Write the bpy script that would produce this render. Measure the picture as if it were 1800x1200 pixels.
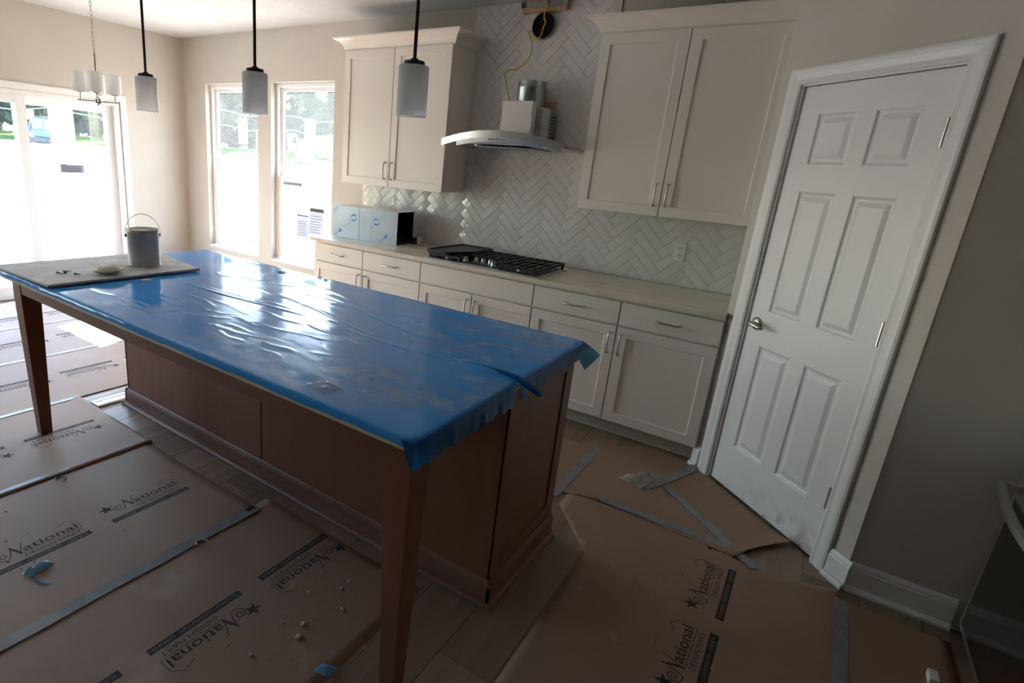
import bpy, bmesh, math, random
from math import sin, cos, pi, sqrt, radians, exp, hypot
from mathutils import Matrix, Vector

for o in list(bpy.data.objects): bpy.data.objects.remove(o, do_unlink=True)
S = bpy.context.scene
C = S.collection
R = random.Random(7)

# ------------------------------------------------------------------ camera
def look_matrix(loc, yaw, pitch, roll):
    f = Vector((sin(yaw)*cos(pitch), cos(yaw)*cos(pitch), sin(pitch)))
    r = Vector((cos(yaw), -sin(yaw), 0)); u = r.cross(f)
    r2 = r*cos(roll) + u*sin(roll); u2 = u*cos(roll) - r*sin(roll)
    m = Matrix((r2, u2, -f)).transposed().to_4x4(); m.translation = loc
    return m
cam = bpy.data.cameras.new('camera'); camo = bpy.data.objects.new('camera', cam); C.objects.link(camo)
camo.matrix_world = look_matrix(Vector((0.0192, -3.991, 1.5782)), -0.6083, -0.2882, 0.0741)
cam.sensor_width = 36; cam.lens = 986.88/1800*36
cam.shift_x = 166.06/1800; cam.shift_y = -22.76/1800
cam.clip_start = 0.02; cam.clip_end = 500
S.camera = camo

# ------------------------------------------------------------------ light
SUNV = Vector((0.31, -1.0, -1.01))
w = bpy.data.worlds.new('world'); S.world = w; w.use_nodes = True
nt = w.node_tree; bg = nt.nodes['Background']
sky = nt.nodes.new('ShaderNodeTexSky'); sky.sky_type = 'NISHITA'; sky.sun_disc = False
sky.sun_elevation = radians(44); sky.sun_rotation = radians(-17); sky.dust_density = 1.0; sky.air_density = 1.2; sky.ozone_density = 1.5
nt.links.new(sky.outputs[0], bg.inputs[0]); bg.inputs[1].default_value = .6
sl = bpy.data.lights.new('sun', 'SUN'); sl.energy = 22; sl.angle = 0.0095; sl.color = (1, .975, .94)
so = bpy.data.objects.new('sun', sl); C.objects.link(so); so.rotation_euler = SUNV.to_track_quat('-Z', 'Y').to_euler()
so.location = (-8, 12, 14)
def portal(name, loc, direction, sx, sy):
    l = bpy.data.lights.new(name, 'AREA'); l.shape = 'RECTANGLE'; l.size = sx; l.size_y = sy
    l.cycles.is_portal = True
    o = bpy.data.objects.new(name, l); C.objects.link(o); o.location = loc
    o.rotation_euler = Vector(direction).to_track_quat('-Z', 'Y').to_euler()
portal('portal_window_1', (-5.4, .13, 1.335), (0, -1, 0), .88, 1.78)
portal('portal_window_2', (-4.31, .13, 1.335), (0, -1, 0), .88, 1.78)
portal('portal_added_window_3', (-6.40, -4.85, 1.335), (1, 0, 0), .92, 1.78)
portal('portal_added_window_4', (-6.40, -3.70, 1.335), (1, 0, 0), .92, 1.78)
portal('portal_slider', (-6.40, -1.63, 1.0), (1, 0, 0), 1.9, 1.96)
S.view_settings.view_transform = 'Standard'; S.view_settings.look = 'None'
S.view_settings.gamma = 1; S.view_settings.use_curve_mapping = False
S.view_settings.exposure = 2.3

# ------------------------------------------------------------------ materials
def pm(name, col, rough=.5, metal=0., col2=None, scale=8., stretch=(1, 1, 1), detail=4., lo=.4, hi=.6,
       bump=0., bscale=40., bstretch=(1, 1, 1), bdetail=3., ior=1.5, coat=0., rand=0., alpha=1., trans=0., dist=.01, rough2=None):
    m = bpy.data.materials.new(name); m.use_nodes = True
    n = m.node_tree.nodes; L = m.node_tree.links; b = n['Principled BSDF']
    b.inputs['Base Color'].default_value = (*col, 1); b.inputs['Roughness'].default_value = rough
    b.inputs['Metallic'].default_value = metal; b.inputs['IOR'].default_value = ior
    b.inputs['Coat Weight'].default_value = coat; b.inputs['Alpha'].default_value = alpha
    b.inputs['Transmission Weight'].default_value = trans
    tc = n.new('ShaderNodeTexCoord')
    def mapped(st):
        mp = n.new('ShaderNodeMapping'); mp.inputs['Scale'].default_value = st
        L.new(tc.outputs['Object'], mp.inputs['Vector']); return mp.outputs[0]
    if col2:
        t = n.new('ShaderNodeTexNoise'); t.inputs['Scale'].default_value = scale; t.inputs['Detail'].default_value = detail
        L.new(mapped(stretch), t.inputs['Vector'])
        r = n.new('ShaderNodeValToRGB'); r.color_ramp.elements[0].position = lo; r.color_ramp.elements[1].position = hi
        r.color_ramp.elements[0].color = (*col, 1); r.color_ramp.elements[1].color = (*col2, 1)
        L.new(t.outputs['Fac'], r.inputs[0]); out = r.outputs[0]
        if rand:
            oi = n.new('ShaderNodeObjectInfo'); hs = n.new('ShaderNodeHueSaturation')
            mr = n.new('ShaderNodeMapRange'); mr.inputs[3].default_value = 1-rand; mr.inputs[4].default_value = 1+rand
            L.new(oi.outputs['Random'], mr.inputs[0]); L.new(mr.outputs[0], hs.inputs['Value']); L.new(out, hs.inputs['Color']); out = hs.outputs[0]
        L.new(out, b.inputs['Base Color'])
        if rough2 is not None:
            mr = n.new('ShaderNodeMapRange'); mr.inputs[1].default_value = lo; mr.inputs[2].default_value = hi
            mr.inputs[3].default_value = rough; mr.inputs[4].default_value = rough2
            L.new(t.outputs['Fac'], mr.inputs[0]); L.new(mr.outputs[0], b.inputs['Roughness'])
    if bump:
        t = n.new('ShaderNodeTexNoise'); t.inputs['Scale'].default_value = bscale; t.inputs['Detail'].default_value = bdetail
        L.new(mapped(bstretch), t.inputs['Vector'])
        bp = n.new('ShaderNodeBump'); bp.inputs['Strength'].default_value = bump; bp.inputs['Distance'].default_value = dist
        L.new(t.outputs['Fac'], bp.inputs['Height']); L.new(bp.outputs[0], b.inputs['Normal'])
    return m

M = {}
M['wall'] = pm('wall_paint', (.56, .52, .465), .75, col2=(.575, .535, .48), scale=3, bump=.05, bscale=220)
M['ceiling'] = pm('ceiling_paint', (.58, .585, .585), .9, col2=(.61, .615, .615), scale=5, bump=.25, bscale=60)
M['trim'] = pm('trim_white', (.78, .78, .78), .35, bump=.02, bscale=90)
M['door'] = pm('door_white', (.76, .76, .765), .38, bump=.12, bscale=30, bstretch=(6, 6, .6), dist=.002)
def scuff(m):
    n = m.node_tree.nodes; L = m.node_tree.links; b = n['Principled BSDF']; tc = n.new('ShaderNodeTexCoord'); sx = n.new('ShaderNodeSeparateXYZ'); L.new(tc.outputs['Object'], sx.inputs[0])
    def mr(src, a, c, d0, d1):
        q = n.new('ShaderNodeMapRange'); q.inputs[1].default_value = a; q.inputs[2].default_value = c; q.inputs[3].default_value = d0; q.inputs[4].default_value = d1; L.new(src, q.inputs[0]); return q.outputs[0]
    def mu(a, c):
        q = n.new('ShaderNodeMath'); q.operation = 'MULTIPLY'; L.new(a, q.inputs[0]); L.new(c, q.inputs[1]); return q.outputs[0]
    t = n.new('ShaderNodeTexNoise'); t.inputs['Scale'].default_value = 14; t.inputs['Detail'].default_value = 8; t.inputs['Distortion'].default_value = .7; L.new(tc.outputs['Object'], t.inputs['Vector'])
    f = mu(mu(mr(sx.outputs[2], .02, .16, 1, 0), mr(sx.outputs[0], .2, .5, .15, 1)), mr(t.outputs['Fac'], .42, .62, 0, .75))
    mx = n.new('ShaderNodeMix'); mx.data_type = 'RGBA'; mx.inputs[6].default_value = (.76, .76, .765, 1); mx.inputs[7].default_value = (.30, .24, .19, 1); L.new(f, mx.inputs[0]); L.new(mx.outputs[2], b.inputs['Base Color'])
scuff(M['door'])
M['cab'] = pm('cabinet_cream', (.84, .79, .715), .38, bump=.03, bscale=60)
M['kick'] = pm('toe_kick_shaded_cream', (.52, .47, .40), .5, bump=.03, bscale=60)  # cabinet cream darkened, the shadow of the recess is in the colour
M['tile'] = pm('glazed_tile', (.69, .675, .65), .05, col2=(.73, .715, .69), scale=4, bump=.55, bscale=30, bdetail=1.5, dist=.004, rand=.025)
M['grout'] = pm('grout', (.68, .66, .63), .8, bump=.1)
M['quartz'] = pm('quartz_counter', (.74, .67, .57), .25, col2=(.62, .55, .46), scale=3.5, stretch=(1, 2.5, 1), detail=9, lo=.53, hi=.66)
M['wood'] = pm('stained_wood', (.195, .072, .039), .5, col2=(.23, .09, .05), scale=3, stretch=(7, 7, .5), detail=5, lo=.2, hi=.8, bump=.06, bscale=40, bstretch=(4, 4, .4))
M['wood_h'] = pm('stained_wood_horizontal', (.195, .072, .039), .5, col2=(.23, .09, .05), scale=3, stretch=(.5, 7, 7), detail=5, lo=.2, hi=.8, bump=.06, bscale=40, bstretch=(.4, 4, 4))
M['wood_dusty'] = pm('dusty_stained_wood', (.17, .078, .048), .5, col2=(.22, .125, .088), scale=7, stretch=(.6, 3, 3), detail=9, lo=.4, hi=.8)
M['plank'] = pm('vinyl_plank', (.20, .135, .088), .38, col2=(.29, .205, .14), scale=2.2, stretch=(9, .7, 1), detail=8, lo=.3, hi=.7, bump=.05, bscale=30, bstretch=(6, .5, 1), rand=.22)
M['subfloor'] = pm('subfloor', (.28, .19, .125), .6, col2=(.36, .25, .17), scale=2, stretch=(8, .6, 1))
M['kraft'] = pm('kraft_paper', (.285, .178, .114), .6, col2=(.315, .20, .13), scale=2.5, detail=6, lo=.35, hi=.65, bump=.18, bscale=5, bdetail=4, dist=.012)
M['kraft_dusty'] = pm('kraft_paper_dusty', (.28, .175, .113), .6, col2=(.40, .31, .25), scale=3.2, detail=9, lo=.56, hi=.74, bump=.18, bscale=5, bdetail=4, dist=.012)
M['ink'] = pm('black_ink', (.018, .018, .021), .85, col2=(.035, .033, .036), scale=60)
M['tape'] = pm('duct_tape', (.19, .20, .21), .30, col2=(.24, .25, .262), scale=14, bump=.25, bscale=30, dist=.003)
M['nickel'] = pm('brushed_nickel', (.50, .47, .44), .30, 1., bump=.03, bscale=120)
M['steel'] = pm('stainless_steel', (.60, .60, .60), .30, 1., bump=.04, bscale=30, bstretch=(.3, 8, 8))
M['galv'] = pm('galvanised_steel', (.30, .33, .33), .32, 1., col2=(.40, .43, .43), scale=26, detail=3)
M['black'] = pm('black_metal', (.012, .012, .012), .42, bump=.03)
M['iron'] = pm('cast_iron', (.010, .010, .011), .38, bump=.25, bscale=300, dist=.001)

M['plaster'] = pm('plaster_chip', (.42, .37, .31), .9, bump=.3, bscale=80)
M['board'] = pm('cement_board', (.42, .38, .34), .55, col2=(.66, .62, .58), scale=7, detail=9, lo=.45, hi=.68, bump=.12, bscale=60, dist=.003, rough2=.75)
M['can'] = pm('paint_can_label', (.40, .41, .43), .38, .0, col2=(.46, .47, .49), scale=12)
M['can_rim'] = pm('paint_stained_rim', (.40, .30, .18), .45, .4, col2=(.58, .52, .42), scale=18)
M['dish'] = pm('dried_paint_lid', (.70, .67, .56), .5, bump=.1, bscale=30)
M['white_pl'] = pm('white_plastic', (.80, .80, .79), .3)
M['white_box'] = pm('white_enamel', (.76, .72, .67), .45)
M['raw_wood'] = pm('raw_pine', (.58, .37, .22), .7, col2=(.44, .26, .15), scale=6, stretch=(.5, 5, 5), detail=6)
M['wire'] = pm('yellow_cable', (.62, .45, .06), .45, bump=.05)
M['dark_in'] = pm('dark_interior', (.015, .015, .017), .3)
M['void'] = pm('unlit_void', (.004, .004, .004), .95)
M['film_blue_print'] = pm('blue_print', (.10, .30, .62), .35)
M['pfilm'] = pm('protective_film_on_steel', (.40, .45, .50), .36, .6, col2=(.45, .50, .55), scale=4, bump=.06, bscale=8)
M['oven_glass'] = pm('black_oven_glass', (.012, .010, .010), .04, bump=.01, bscale=4)
M['vinyl'] = pm('white_vinyl', (.80, .81, .82), .35)
M['paper_white'] = pm('label_paper', (.75, .75, .76), .6)
M['cardboard'] = pm('cardboard', (.40, .24, .13), .7, bump=.1)
M['dirt'] = pm('bare_dirt', (.14, .122, .104), .95, col2=(.25, .235, .21), scale=.35, detail=9, lo=.38, hi=.62)
M['grass'] = pm('grass_bank', (.035, .062, .014), .9, col2=(.05, .085, .02), scale=.6, detail=6)
M['concrete'] = pm('patio_concrete', (.22, .215, .21), .85, col2=(.26, .255, .25), scale=2)
M['bark'] = pm('bark', (.10, .08, .065), .9)
M['leaf1'] = pm('leaf_dark', (.022, .042, .020), .8, col2=(.04, .07, .03), scale=.5)
M['leaf2'] = pm('leaf_mid', (.04, .07, .03), .8, col2=(.06, .095, .035), scale=.5)
M['leaf3'] = pm('leaf_pale', (.065, .095, .04), .8, col2=(.09, .125, .05), scale=.5)
for q_ in ('dirt', 'grass', 'concrete', 'leaf1', 'leaf2', 'leaf3'): M[q_].node_tree.nodes['Principled BSDF'].inputs['Specular IOR Level'].default_value = 0.
M['blue_mach'] = pm('machine_blue', (.05, .11, .22), .4)
M['cabglass'] = pm('cab_glass', (.25, .42, .55), .1)
M['mach_dark'] = pm('machine_dark', (.04, .045, .055), .5)
M['orange'] = pm('machine_orange', (.55, .20, .10), .5)
M['red'] = pm('machine_red', (.6, .06, .05), .5)

def glass_mat():
    m = bpy.data.materials.new('hazed_window_glass'); m.use_nodes = True
    n = m.node_tree.nodes; L = m.node_tree.links; n.remove(n['Principled BSDF']); out = n['Material Output']
    tr = n.new('ShaderNodeBsdfTransparent'); tr.inputs[0].default_value = (.94, .96, .955, 1)
    gl = n.new('ShaderNodeBsdfGlossy'); gl.inputs['Roughness'].default_value = .02
    tl = n.new('ShaderNodeBsdfTranslucent'); tl.inputs[0].default_value = (.9, .93, 1, 1)  # translucent share puts the bright haze over the outdoor view into the glass
    lw = n.new('ShaderNodeLayerWeight'); pw = n.new('ShaderNodeMath'); pw.operation = 'POWER'; pw.inputs[1].default_value = 5; L.new(lw.outputs['Facing'], pw.inputs[0])
    fr = n.new('ShaderNodeMapRange'); fr.inputs[3].default_value = .04; fr.inputs[4].default_value = 1.; L.new(pw.outputs[0], fr.inputs[0])
    nz = n.new('ShaderNodeTexNoise'); nz.inputs['Scale'].default_value = 3; tc = n.new('ShaderNodeTexCoord'); L.new(tc.outputs['Object'], nz.inputs['Vector'])
    mr = n.new('ShaderNodeMapRange'); mr.inputs[3].default_value = .005; mr.inputs[4].default_value = .016; L.new(nz.outputs['Fac'], mr.inputs[0])
    m1 = n.new('ShaderNodeMixShader'); L.new(mr.outputs[0], m1.inputs[0]); L.new(tr.outputs[0], m1.inputs[1]); L.new(tl.outputs[0], m1.inputs[2])
    m2 = n.new('ShaderNodeMixShader'); L.new(fr.outputs[0], m2.inputs[0]); L.new(m1.outputs[0], m2.inputs[1]); L.new(gl.outputs[0], m2.inputs[2])
    L.new(m2.outputs[0], out.inputs[0]); return m
M['glass'] = glass_mat()

def thin_mat(name, col, tfac, rough=.2, tl=.4):
    # thin plastic sheet: part see-through, part translucent, glossy surface
    m = bpy.data.materials.new(name); m.use_nodes = True
    n = m.node_tree.nodes; L = m.node_tree.links; b = n['Principled BSDF']; out = n['Material Output']
    b.inputs['Base Color'].default_value = (*col, 1); b.inputs['Roughness'].default_value = rough
    tr = n.new('ShaderNodeBsdfTransparent'); tr.inputs[0].default_value = (*[min(1, c*1.6+.15) for c in col], 1)
    tz = n.new('ShaderNodeBsdfTranslucent'); tz.inputs[0].default_value = (*col, 1)
    m1 = n.new('ShaderNodeMixShader'); m1.inputs[0].default_value = tl; L.new(b.outputs[0], m1.inputs[1]); L.new(tz.outputs[0], m1.inputs[2])
    m2 = n.new('ShaderNodeMixShader'); m2.inputs[0].default_value = tfac; L.new(m1.outputs[0], m2.inputs[1]); L.new(tr.outputs[0], m2.inputs[2])
    L.new(m2.outputs[0], out.inputs[0]); return m
M['shade'] = thin_mat('frosted_glass_shade', (.86, .86, .86), .0, .35, .6)
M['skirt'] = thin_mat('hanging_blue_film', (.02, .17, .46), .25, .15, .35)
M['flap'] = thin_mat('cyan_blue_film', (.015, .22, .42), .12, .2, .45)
M['clear'] = thin_mat('clear_plastic', (.75, .74, .74), .55, .15, .3)
M['btape'] = thin_mat('pale_blue_tape', (.22, .45, .68), .15, .15, .35)
M['backlit_grey'] = thin_mat('backlit_grey_paper', (.30, .30, .33), .0, .6, .5)
M['backlit_dark'] = thin_mat('backlit_dark_print', (.10, .10, .13), .0, .6, .35)
M['backlit'] = thin_mat('backlit_label_paper', (.78, .78, .78), .0, .6, .5)

def film_mat():
    m = bpy.data.materials.new('blue_protective_film'); m.use_nodes = True
    n = m.node_tree.nodes; L = m.node_tree.links; b = n['Principled BSDF']
    tc = n.new('ShaderNodeTexCoord')
    def noise(scale, st, det, rot=0., dis=0.):
        mp = n.new('ShaderNodeMapping'); mp.inputs['Scale'].default_value = st; mp.inputs['Rotation'].default_value = (0, 0, rot)
        L.new(tc.outputs['Object'], mp.inputs[0]); t = n.new('ShaderNodeTexNoise'); t.inputs['Scale'].default_value = scale
        t.inputs['Detail'].default_value = det; t.inputs['Distortion'].default_value = dis; L.new(mp.outputs[0], t.inputs['Vector']); return t.outputs['Fac']
    def ramp(f, a, c, v0=0., v1=1.):
        r = n.new('ShaderNodeMapRange'); r.inputs[1].default_value = a; r.inputs[2].default_value = c
        r.inputs[3].default_value = v0; r.inputs[4].default_value = v1; L.new(f, r.inputs[0]); return r.outputs[0]
    def mth(op, a, c):
        q = n.new('ShaderNodeMath'); q.operation = op
        for k, x in enumerate((a, c)):
            if isinstance(x, (int, float)): q.inputs[k].default_value = x
            else: L.new(x, q.inputs[k])
        return q.outputs[0]
    dust = mth('MULTIPLY', ramp(noise(2.6, (1, 1.6, 1), 5, .4, .6), .34, .74), ramp(noise(9, (1, 2.2, 1), 10, .7, .7), .26, .72, .0, .95))
    # the dust of the work lies thicker towards one end of the island
    sx = n.new('ShaderNodeSeparateXYZ'); L.new(tc.outputs['Object'], sx.inputs[0])
    along = ramp(sx.outputs[0], -1.0, 1.2, .35, 1.)
    dust = mth('MULTIPLY', dust, along)
    mix = n.new('ShaderNodeMix'); mix.data_type = 'RGBA'
    mix.inputs[6].default_value = (.045, .34, .85, 1); mix.inputs[7].default_value = (.36, .36, .34, 1)
    ge = n.new('ShaderNodeNewGeometry'); sn = n.new('ShaderNodeSeparateXYZ'); L.new(ge.outputs['True Normal'], sn.inputs[0])
    dust = mth('MULTIPLY', dust, ramp(sn.outputs[2], .8, .98))
    L.new(dust, mix.inputs[0])
    mix2 = n.new('ShaderNodeMix'); mix2.data_type = 'RGBA'; L.new(mix.outputs[2], mix2.inputs[6]); mix2.inputs[7].default_value = (.08, .36, .80, 1)
    L.new(ramp(noise(5, (.6, 2, 1), 7, -.2, .6), .45, .7, 0, .6), mix2.inputs[0])
    L.new(mix2.outputs[2], b.inputs['Base Color'])
    L.new(ramp(dust, 0, .8, .06, .5), b.inputs['Roughness'])
    b.inputs['IOR'].default_value = 1.42; b.inputs['Specular IOR Level'].default_value = .2
    bp = n.new('ShaderNodeBump'); bp.inputs['Strength'].default_value = .016; bp.inputs['Distance'].default_value = .006
    h = mth('ADD', mth('MULTIPLY', noise(9, (.5, 2.2, 1), 3), 1.), mth('MULTIPLY', noise(60, (.5, 1.5, 1), 2), .12))
    L.new(h, bp.inputs['Height']); L.new(bp.outputs[0], b.inputs['Normal'])
    return m
M['film'] = film_mat()

# ------------------------------------------------------------------ mesh helpers
class MB:
    def __init__(s): s.v = []; s.f = []; s.m = []
    def add(s, vs, fs, m=0):
        o = len(s.v); s.v += [tuple(p) for p in vs]; s.f += [tuple(i+o for i in f) for f in fs]; s.m += [m]*len(fs); return s
    def box(s, x0, x1, y0, y1, z0, z1, m=0):
        return s.add([(x0,y0,z0),(x1,y0,z0),(x1,y1,z0),(x0,y1,z0),(x0,y0,z1),(x1,y0,z1),(x1,y1,z1),(x0,y1,z1)],
                     [(0,3,2,1),(4,5,6,7),(0,1,5,4),(1,2,6,5),(2,3,7,6),(3,0,4,7)], m)
    def extr(s, poly, vec, m=0):
        n = len(poly); q = [tuple(Vector(p)+Vector(vec)) for p in poly]
        return s.add(list(poly)+q, [tuple(range(n-1,-1,-1)), tuple(range(n,2*n))]+[(i,(i+1)%n,n+(i+1)%n,n+i) for i in range(n)], m)
    def tube(s, path, r, n=8, m=0, caps=True, closed=False):
        P = [Vector(p) for p in path]; k = len(P); rings = []
        rr = r if isinstance(r, (list, tuple)) else [r]*k
        up = None
        for i in range(k):
            a = P[i-1] if (i > 0 or closed) else P[i]; b = P[(i+1)%k] if (i < k-1 or closed) else P[i]
            t = (b-a).normalized()
            if up is None:
                up = Vector((0,0,1)) if abs(t.z) < .9 else Vector((1,0,0))
            x = t.cross(up)
            if x.length < 1e-5: x = t.cross(Vector((0,1,.3)))
            x.normalize(); y = x.cross(t).normalized(); up = y
            rings.append([P[i]+x*cos(2*pi*j/n)*rr[i]+y*sin(2*pi*j/n)*rr[i] for j in range(n)])
        vs = [p for q in rings for p in q]; fs = []
        for i in range(k if closed else k-1):
            for j in range(n):
                a = i*n+j; b = i*n+(j+1)%n; i2 = (i+1)%k
                fs.append((a, b, i2*n+(j+1)%n, i2*n+j))
        if caps and not closed: fs += [tuple(range(n-1,-1,-1)), tuple(range((k-1)*n, k*n))]
        return s.add(vs, fs, m)
    def lathe(s, prof, n=32, c=(0,0,0), m=0, ax='z'):
        vs = []; k = len(prof)
        for r, z in prof:
            for j in range(n):
                a = 2*pi*j/n; p = (r*cos(a), r*sin(a), z)
                if ax == 'y': p = (r*cos(a), z, r*sin(a))
                if ax == 'x': p = (z, r*cos(a), r*sin(a))
                vs.append((p[0]+c[0], p[1]+c[1], p[2]+c[2]))
        fs = [(i*n+j, i*n+(j+1)%n, (i+1)*n+(j+1)%n, (i+1)*n+j) for i in range(k-1) for j in range(n)]
        return s.add(vs, fs, m)
    def loops(s, rings, m=0, cap0=False, cap1=False, closed=True):
        n = len(rings[0]); vs = [p for r in rings for p in r]; fs = []
        for i in range(len(rings)-1):
            for j in range(n if closed else n-1):
                fs.append((i*n+j, i*n+(j+1)%n, (i+1)*n+(j+1)%n, (i+1)*n+j))
        if cap0: fs.append(tuple(range(n-1,-1,-1)))
        if cap1: fs.append(tuple(range((len(rings)-1)*n, len(rings)*n)))
        return s.add(vs, fs, m)
    def xf(s, mat): s.v = [tuple(mat @ Vector(p)) for p in s.v]; return s

ORG = {}
def thing(name, label=None, cat=None, loc=(0,0,0), rz=0, group=None, kind=None):
    o = bpy.data.objects.new(name, None); C.objects.link(o); o.empty_display_size = .1
    o.location = loc; o.rotation_euler = (0,0,rz); ORG[o.name] = Matrix.Translation(loc) @ Matrix.Rotation(rz, 4, 'Z')
    tag(o, label, cat, group, kind); return o
def tag(o, label=None, cat=None, group=None, kind=None):
    if label: o['label'] = label
    if cat: o['category'] = cat
    if group: o['group'] = group
    if kind: o['kind'] = kind
    return o
def mesh(name, mb, mats, bevel=0., seg=2, smooth=False, fixn=True):
    me = bpy.data.meshes.new(name); me.from_pydata(mb.v, [], mb.f)
    if not isinstance(mats, (list, tuple)): mats = [mats]
    for m in mats: me.materials.append(M[m])
    me.polygons.foreach_set('material_index', mb.m)
    bm = bmesh.new(); bm.from_mesh(me)
    if fixn: bmesh.ops.recalc_face_normals(bm, faces=bm.faces)
    if bevel:
        es = [e for e in bm.edges if len(e.link_faces) == 2 and e.calc_face_angle(0) > .5]
        bmesh.ops.bevel(bm, geom=es, offset=bevel, segments=seg, affect='EDGES', profile=.6, clamp_overlap=True)
    bm.to_mesh(me); bm.free()
    if smooth:
        me.polygons.foreach_set('use_smooth', [True]*len(me.polygons))
        if smooth is not True: me.set_sharp_from_angle(angle=smooth)
    return me
def ob(name, mb, mats, parent=None, bevel=0., seg=2, smooth=False, world=False, fixn=True, loc=None, rz=0):
    """one mesh object; world=True: vertices are in world space and moved into the parent's space"""
    if parent is not None and world: mb.xf(ORG[parent.name].inverted())
    me = mesh(name, mb, mats, bevel, seg, smooth, fixn) if isinstance(mb, MB) else mb
    o = bpy.data.objects.new(name, me); C.objects.link(o)
    if parent is not None:
        o.parent = parent; ORG[o.name] = ORG[parent.name].copy()
    else:
        ORG[o.name] = Matrix.Identity(4)
    if loc is not None:
        o.location = loc; o.rotation_euler = (0,0,rz)
        ORG[o.name] = ORG[o.name] @ Matrix.Translation(loc) @ Matrix.Rotation(rz, 4, 'Z')
    return o
def one(name, mb, mats, label, cat, base, group=None, rz=0, **k):
    """a thing that is a single mesh; mesh given in world space, origin moved to base"""
    mt = Matrix.Translation(base) @ Matrix.Rotation(rz, 4, 'Z'); mb.xf(mt.inverted())
    o = ob(name, mb, mats, **k); o.location = base; o.rotation_euler = (0,0,rz); ORG[o.name] = mt
    return tag(o, label, cat, group)
def st(name, mb, mats, **k): return tag(ob(name, mb, mats, **k), kind='structure')
def copy_tree(o, parent=None):
    c = o.copy(); C.objects.link(c)
    if parent is not None: c.parent = parent
    for ch in list(o.children): copy_tree(ch, c)
    return c

# ------------------------------------------------------------------ the shell
XL, CH = -6.268, 2.704
A = -.7739; AO = Vector((-.1987, -.6914, 0)); TM = Matrix.Translation(AO) @ Matrix.Rotation(A, 4, 'Z')
WT = .14
def wall_holes(axis, c0, c1, a0, a1, z1, holes):
    mb = MB()
    def bx(p0, p1, q0, q1):
        if p1-p0 < 1e-4 or q1-q0 < 1e-4: return
        if axis == 'x': mb.box(p0, p1, c0, c1, q0, q1)
        else: mb.box(c0, c1, p0, p1, q0, q1)
    p = a0
    for h0, h1, k0, k1 in sorted(holes):
        bx(p, h0, 0, z1); bx(h0, h1, 0, k0); bx(h0, h1, k1, z1); p = h1
    bx(p, a1, 0, z1); return mb
WIN = [(-5.84, -4.952), (-4.748, -3.872)]; WZ0, WZ1 = .448, 2.226
SL0, SL1, SLZ = -2.62, -.735, 1.955
st('wall_back', wall_holes('x', 0, WT, XL-WT, 1.56, CH, [(a, b, WZ0, WZ1) for a, b in WIN]), 'wall')
st('wall_left', wall_holes('y', XL-WT, XL, -12.0, 0, CH, [(SL0, SL1, 0, SLZ), (-5.30, -4.40, WZ0, WZ1), (-4.15, -3.25, WZ0, WZ1)]), 'wall')  # last two openings are for the added, unseen side windows
st('wall_right', MB().box(1.42, 1.56, -3.4, 0, 0, CH), 'wall')
st('wall_rear', MB().box(XL-WT, 6.14, -12.14, -12.0, 0, CH), 'wall')
st('wall_hall', MB().box(1.56, 6.14, -3.4, -3.26, 0, CH), 'wall'); st('wall_far_right', MB().box(6.0, 6.14, -12.0, -3.4, 0, CH), 'wall')
st('ceiling', MB().box(XL-WT, 6.14, -12.14, WT, CH, CH+.12), 'ceiling')
# pantry: hidden side, angled front with the door opening, front stub
PL = TM @ Vector((-.150, 0, 0)); PR = TM @ Vector((.852, 0, 0))
st('wall_pantry_side', MB().box(PL.x, PL.x+.09, PL.y+.05, -.001, 0, CH), 'wall')
wp = MB(); y0, y1 = -.012, .095
wp.box(-.150, -.022, y0, y1, 0, CH); wp.box(.708, .852, y0, y1, 0, CH); wp.box(-.022, .708, y0, y1, 2.052, CH)
o = st('wall_pantry', wp, 'wall'); o.matrix_world = TM; ORG[o.name] = TM
st('wall_pantry_front', MB().box(PR.x-.012, 1.42, PR.y-.005, PR.y+.09, 0, CH), 'wall')
YS = PR.y-.005
# floor: base slab and planks
fl = st('floor', MB().box(XL-WT, 6.14, -12.14, WT, -.12, -.007), 'subfloor')
PW, PLN = .197, 1.22
pmesh = mesh('plank', MB().box(.0006, PW-.0006, .0006, PLN-.0006, -.007, 0), 'plank', bevel=.0012, seg=1)
k = 0; xx = -.72 - PW*28
while xx < 1.38:
    yy = -4.9 - R.random()*1.1
    while yy < -.02:
        if not (yy+PLN < -4.0 and xx < -3) and not (xx+PW*.5 > 1.42):
            p = ob('plank', pmesh, 'plank', parent=fl, loc=(xx, yy, 0)); k += 1
        yy += PLN
    xx += PW

# baseboards
def bb_profile():   # (out, z)
    return [(0, 0), (.030, 0), (.030, .012), (.022, .022), (.014, .024), (.014, .098), (.011, .106), (.011, .112), (.007, .122), (.004, .128), (0, .128)]
def baseboard(name, p0, p1, nrm):
    d = Vector(p1)-Vector(p0); nrm = Vector(nrm)
    mb = MB().extr([Vector(p0)+nrm*a+Vector((0,0,z)) for a, z in bb_profile()], d)
    return st(name, mb, 'trim')
Nn = Vector((sin(A), -cos(A), 0)); Tn = Vector((cos(A), sin(A), 0))
wl = lambda t: AO + Tn*t + Nn*.012
baseboard('baseboard_pantry_left', wl(-.150), wl(-.098), Nn)
baseboard('baseboard_pantry_right', wl(.772), wl(.870), Nn)
baseboard('baseboard_front', (PR.x+.0, YS, 0), (.742, YS, 0), (0,-1,0))
baseboard('baseboard_left', (XL, -.66, 0), (XL, -.03, 0), (1,0,0))
baseboard('baseboard_back', (XL, 0, 0), (-3.445, 0, 0), (0,-1,0))

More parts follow.
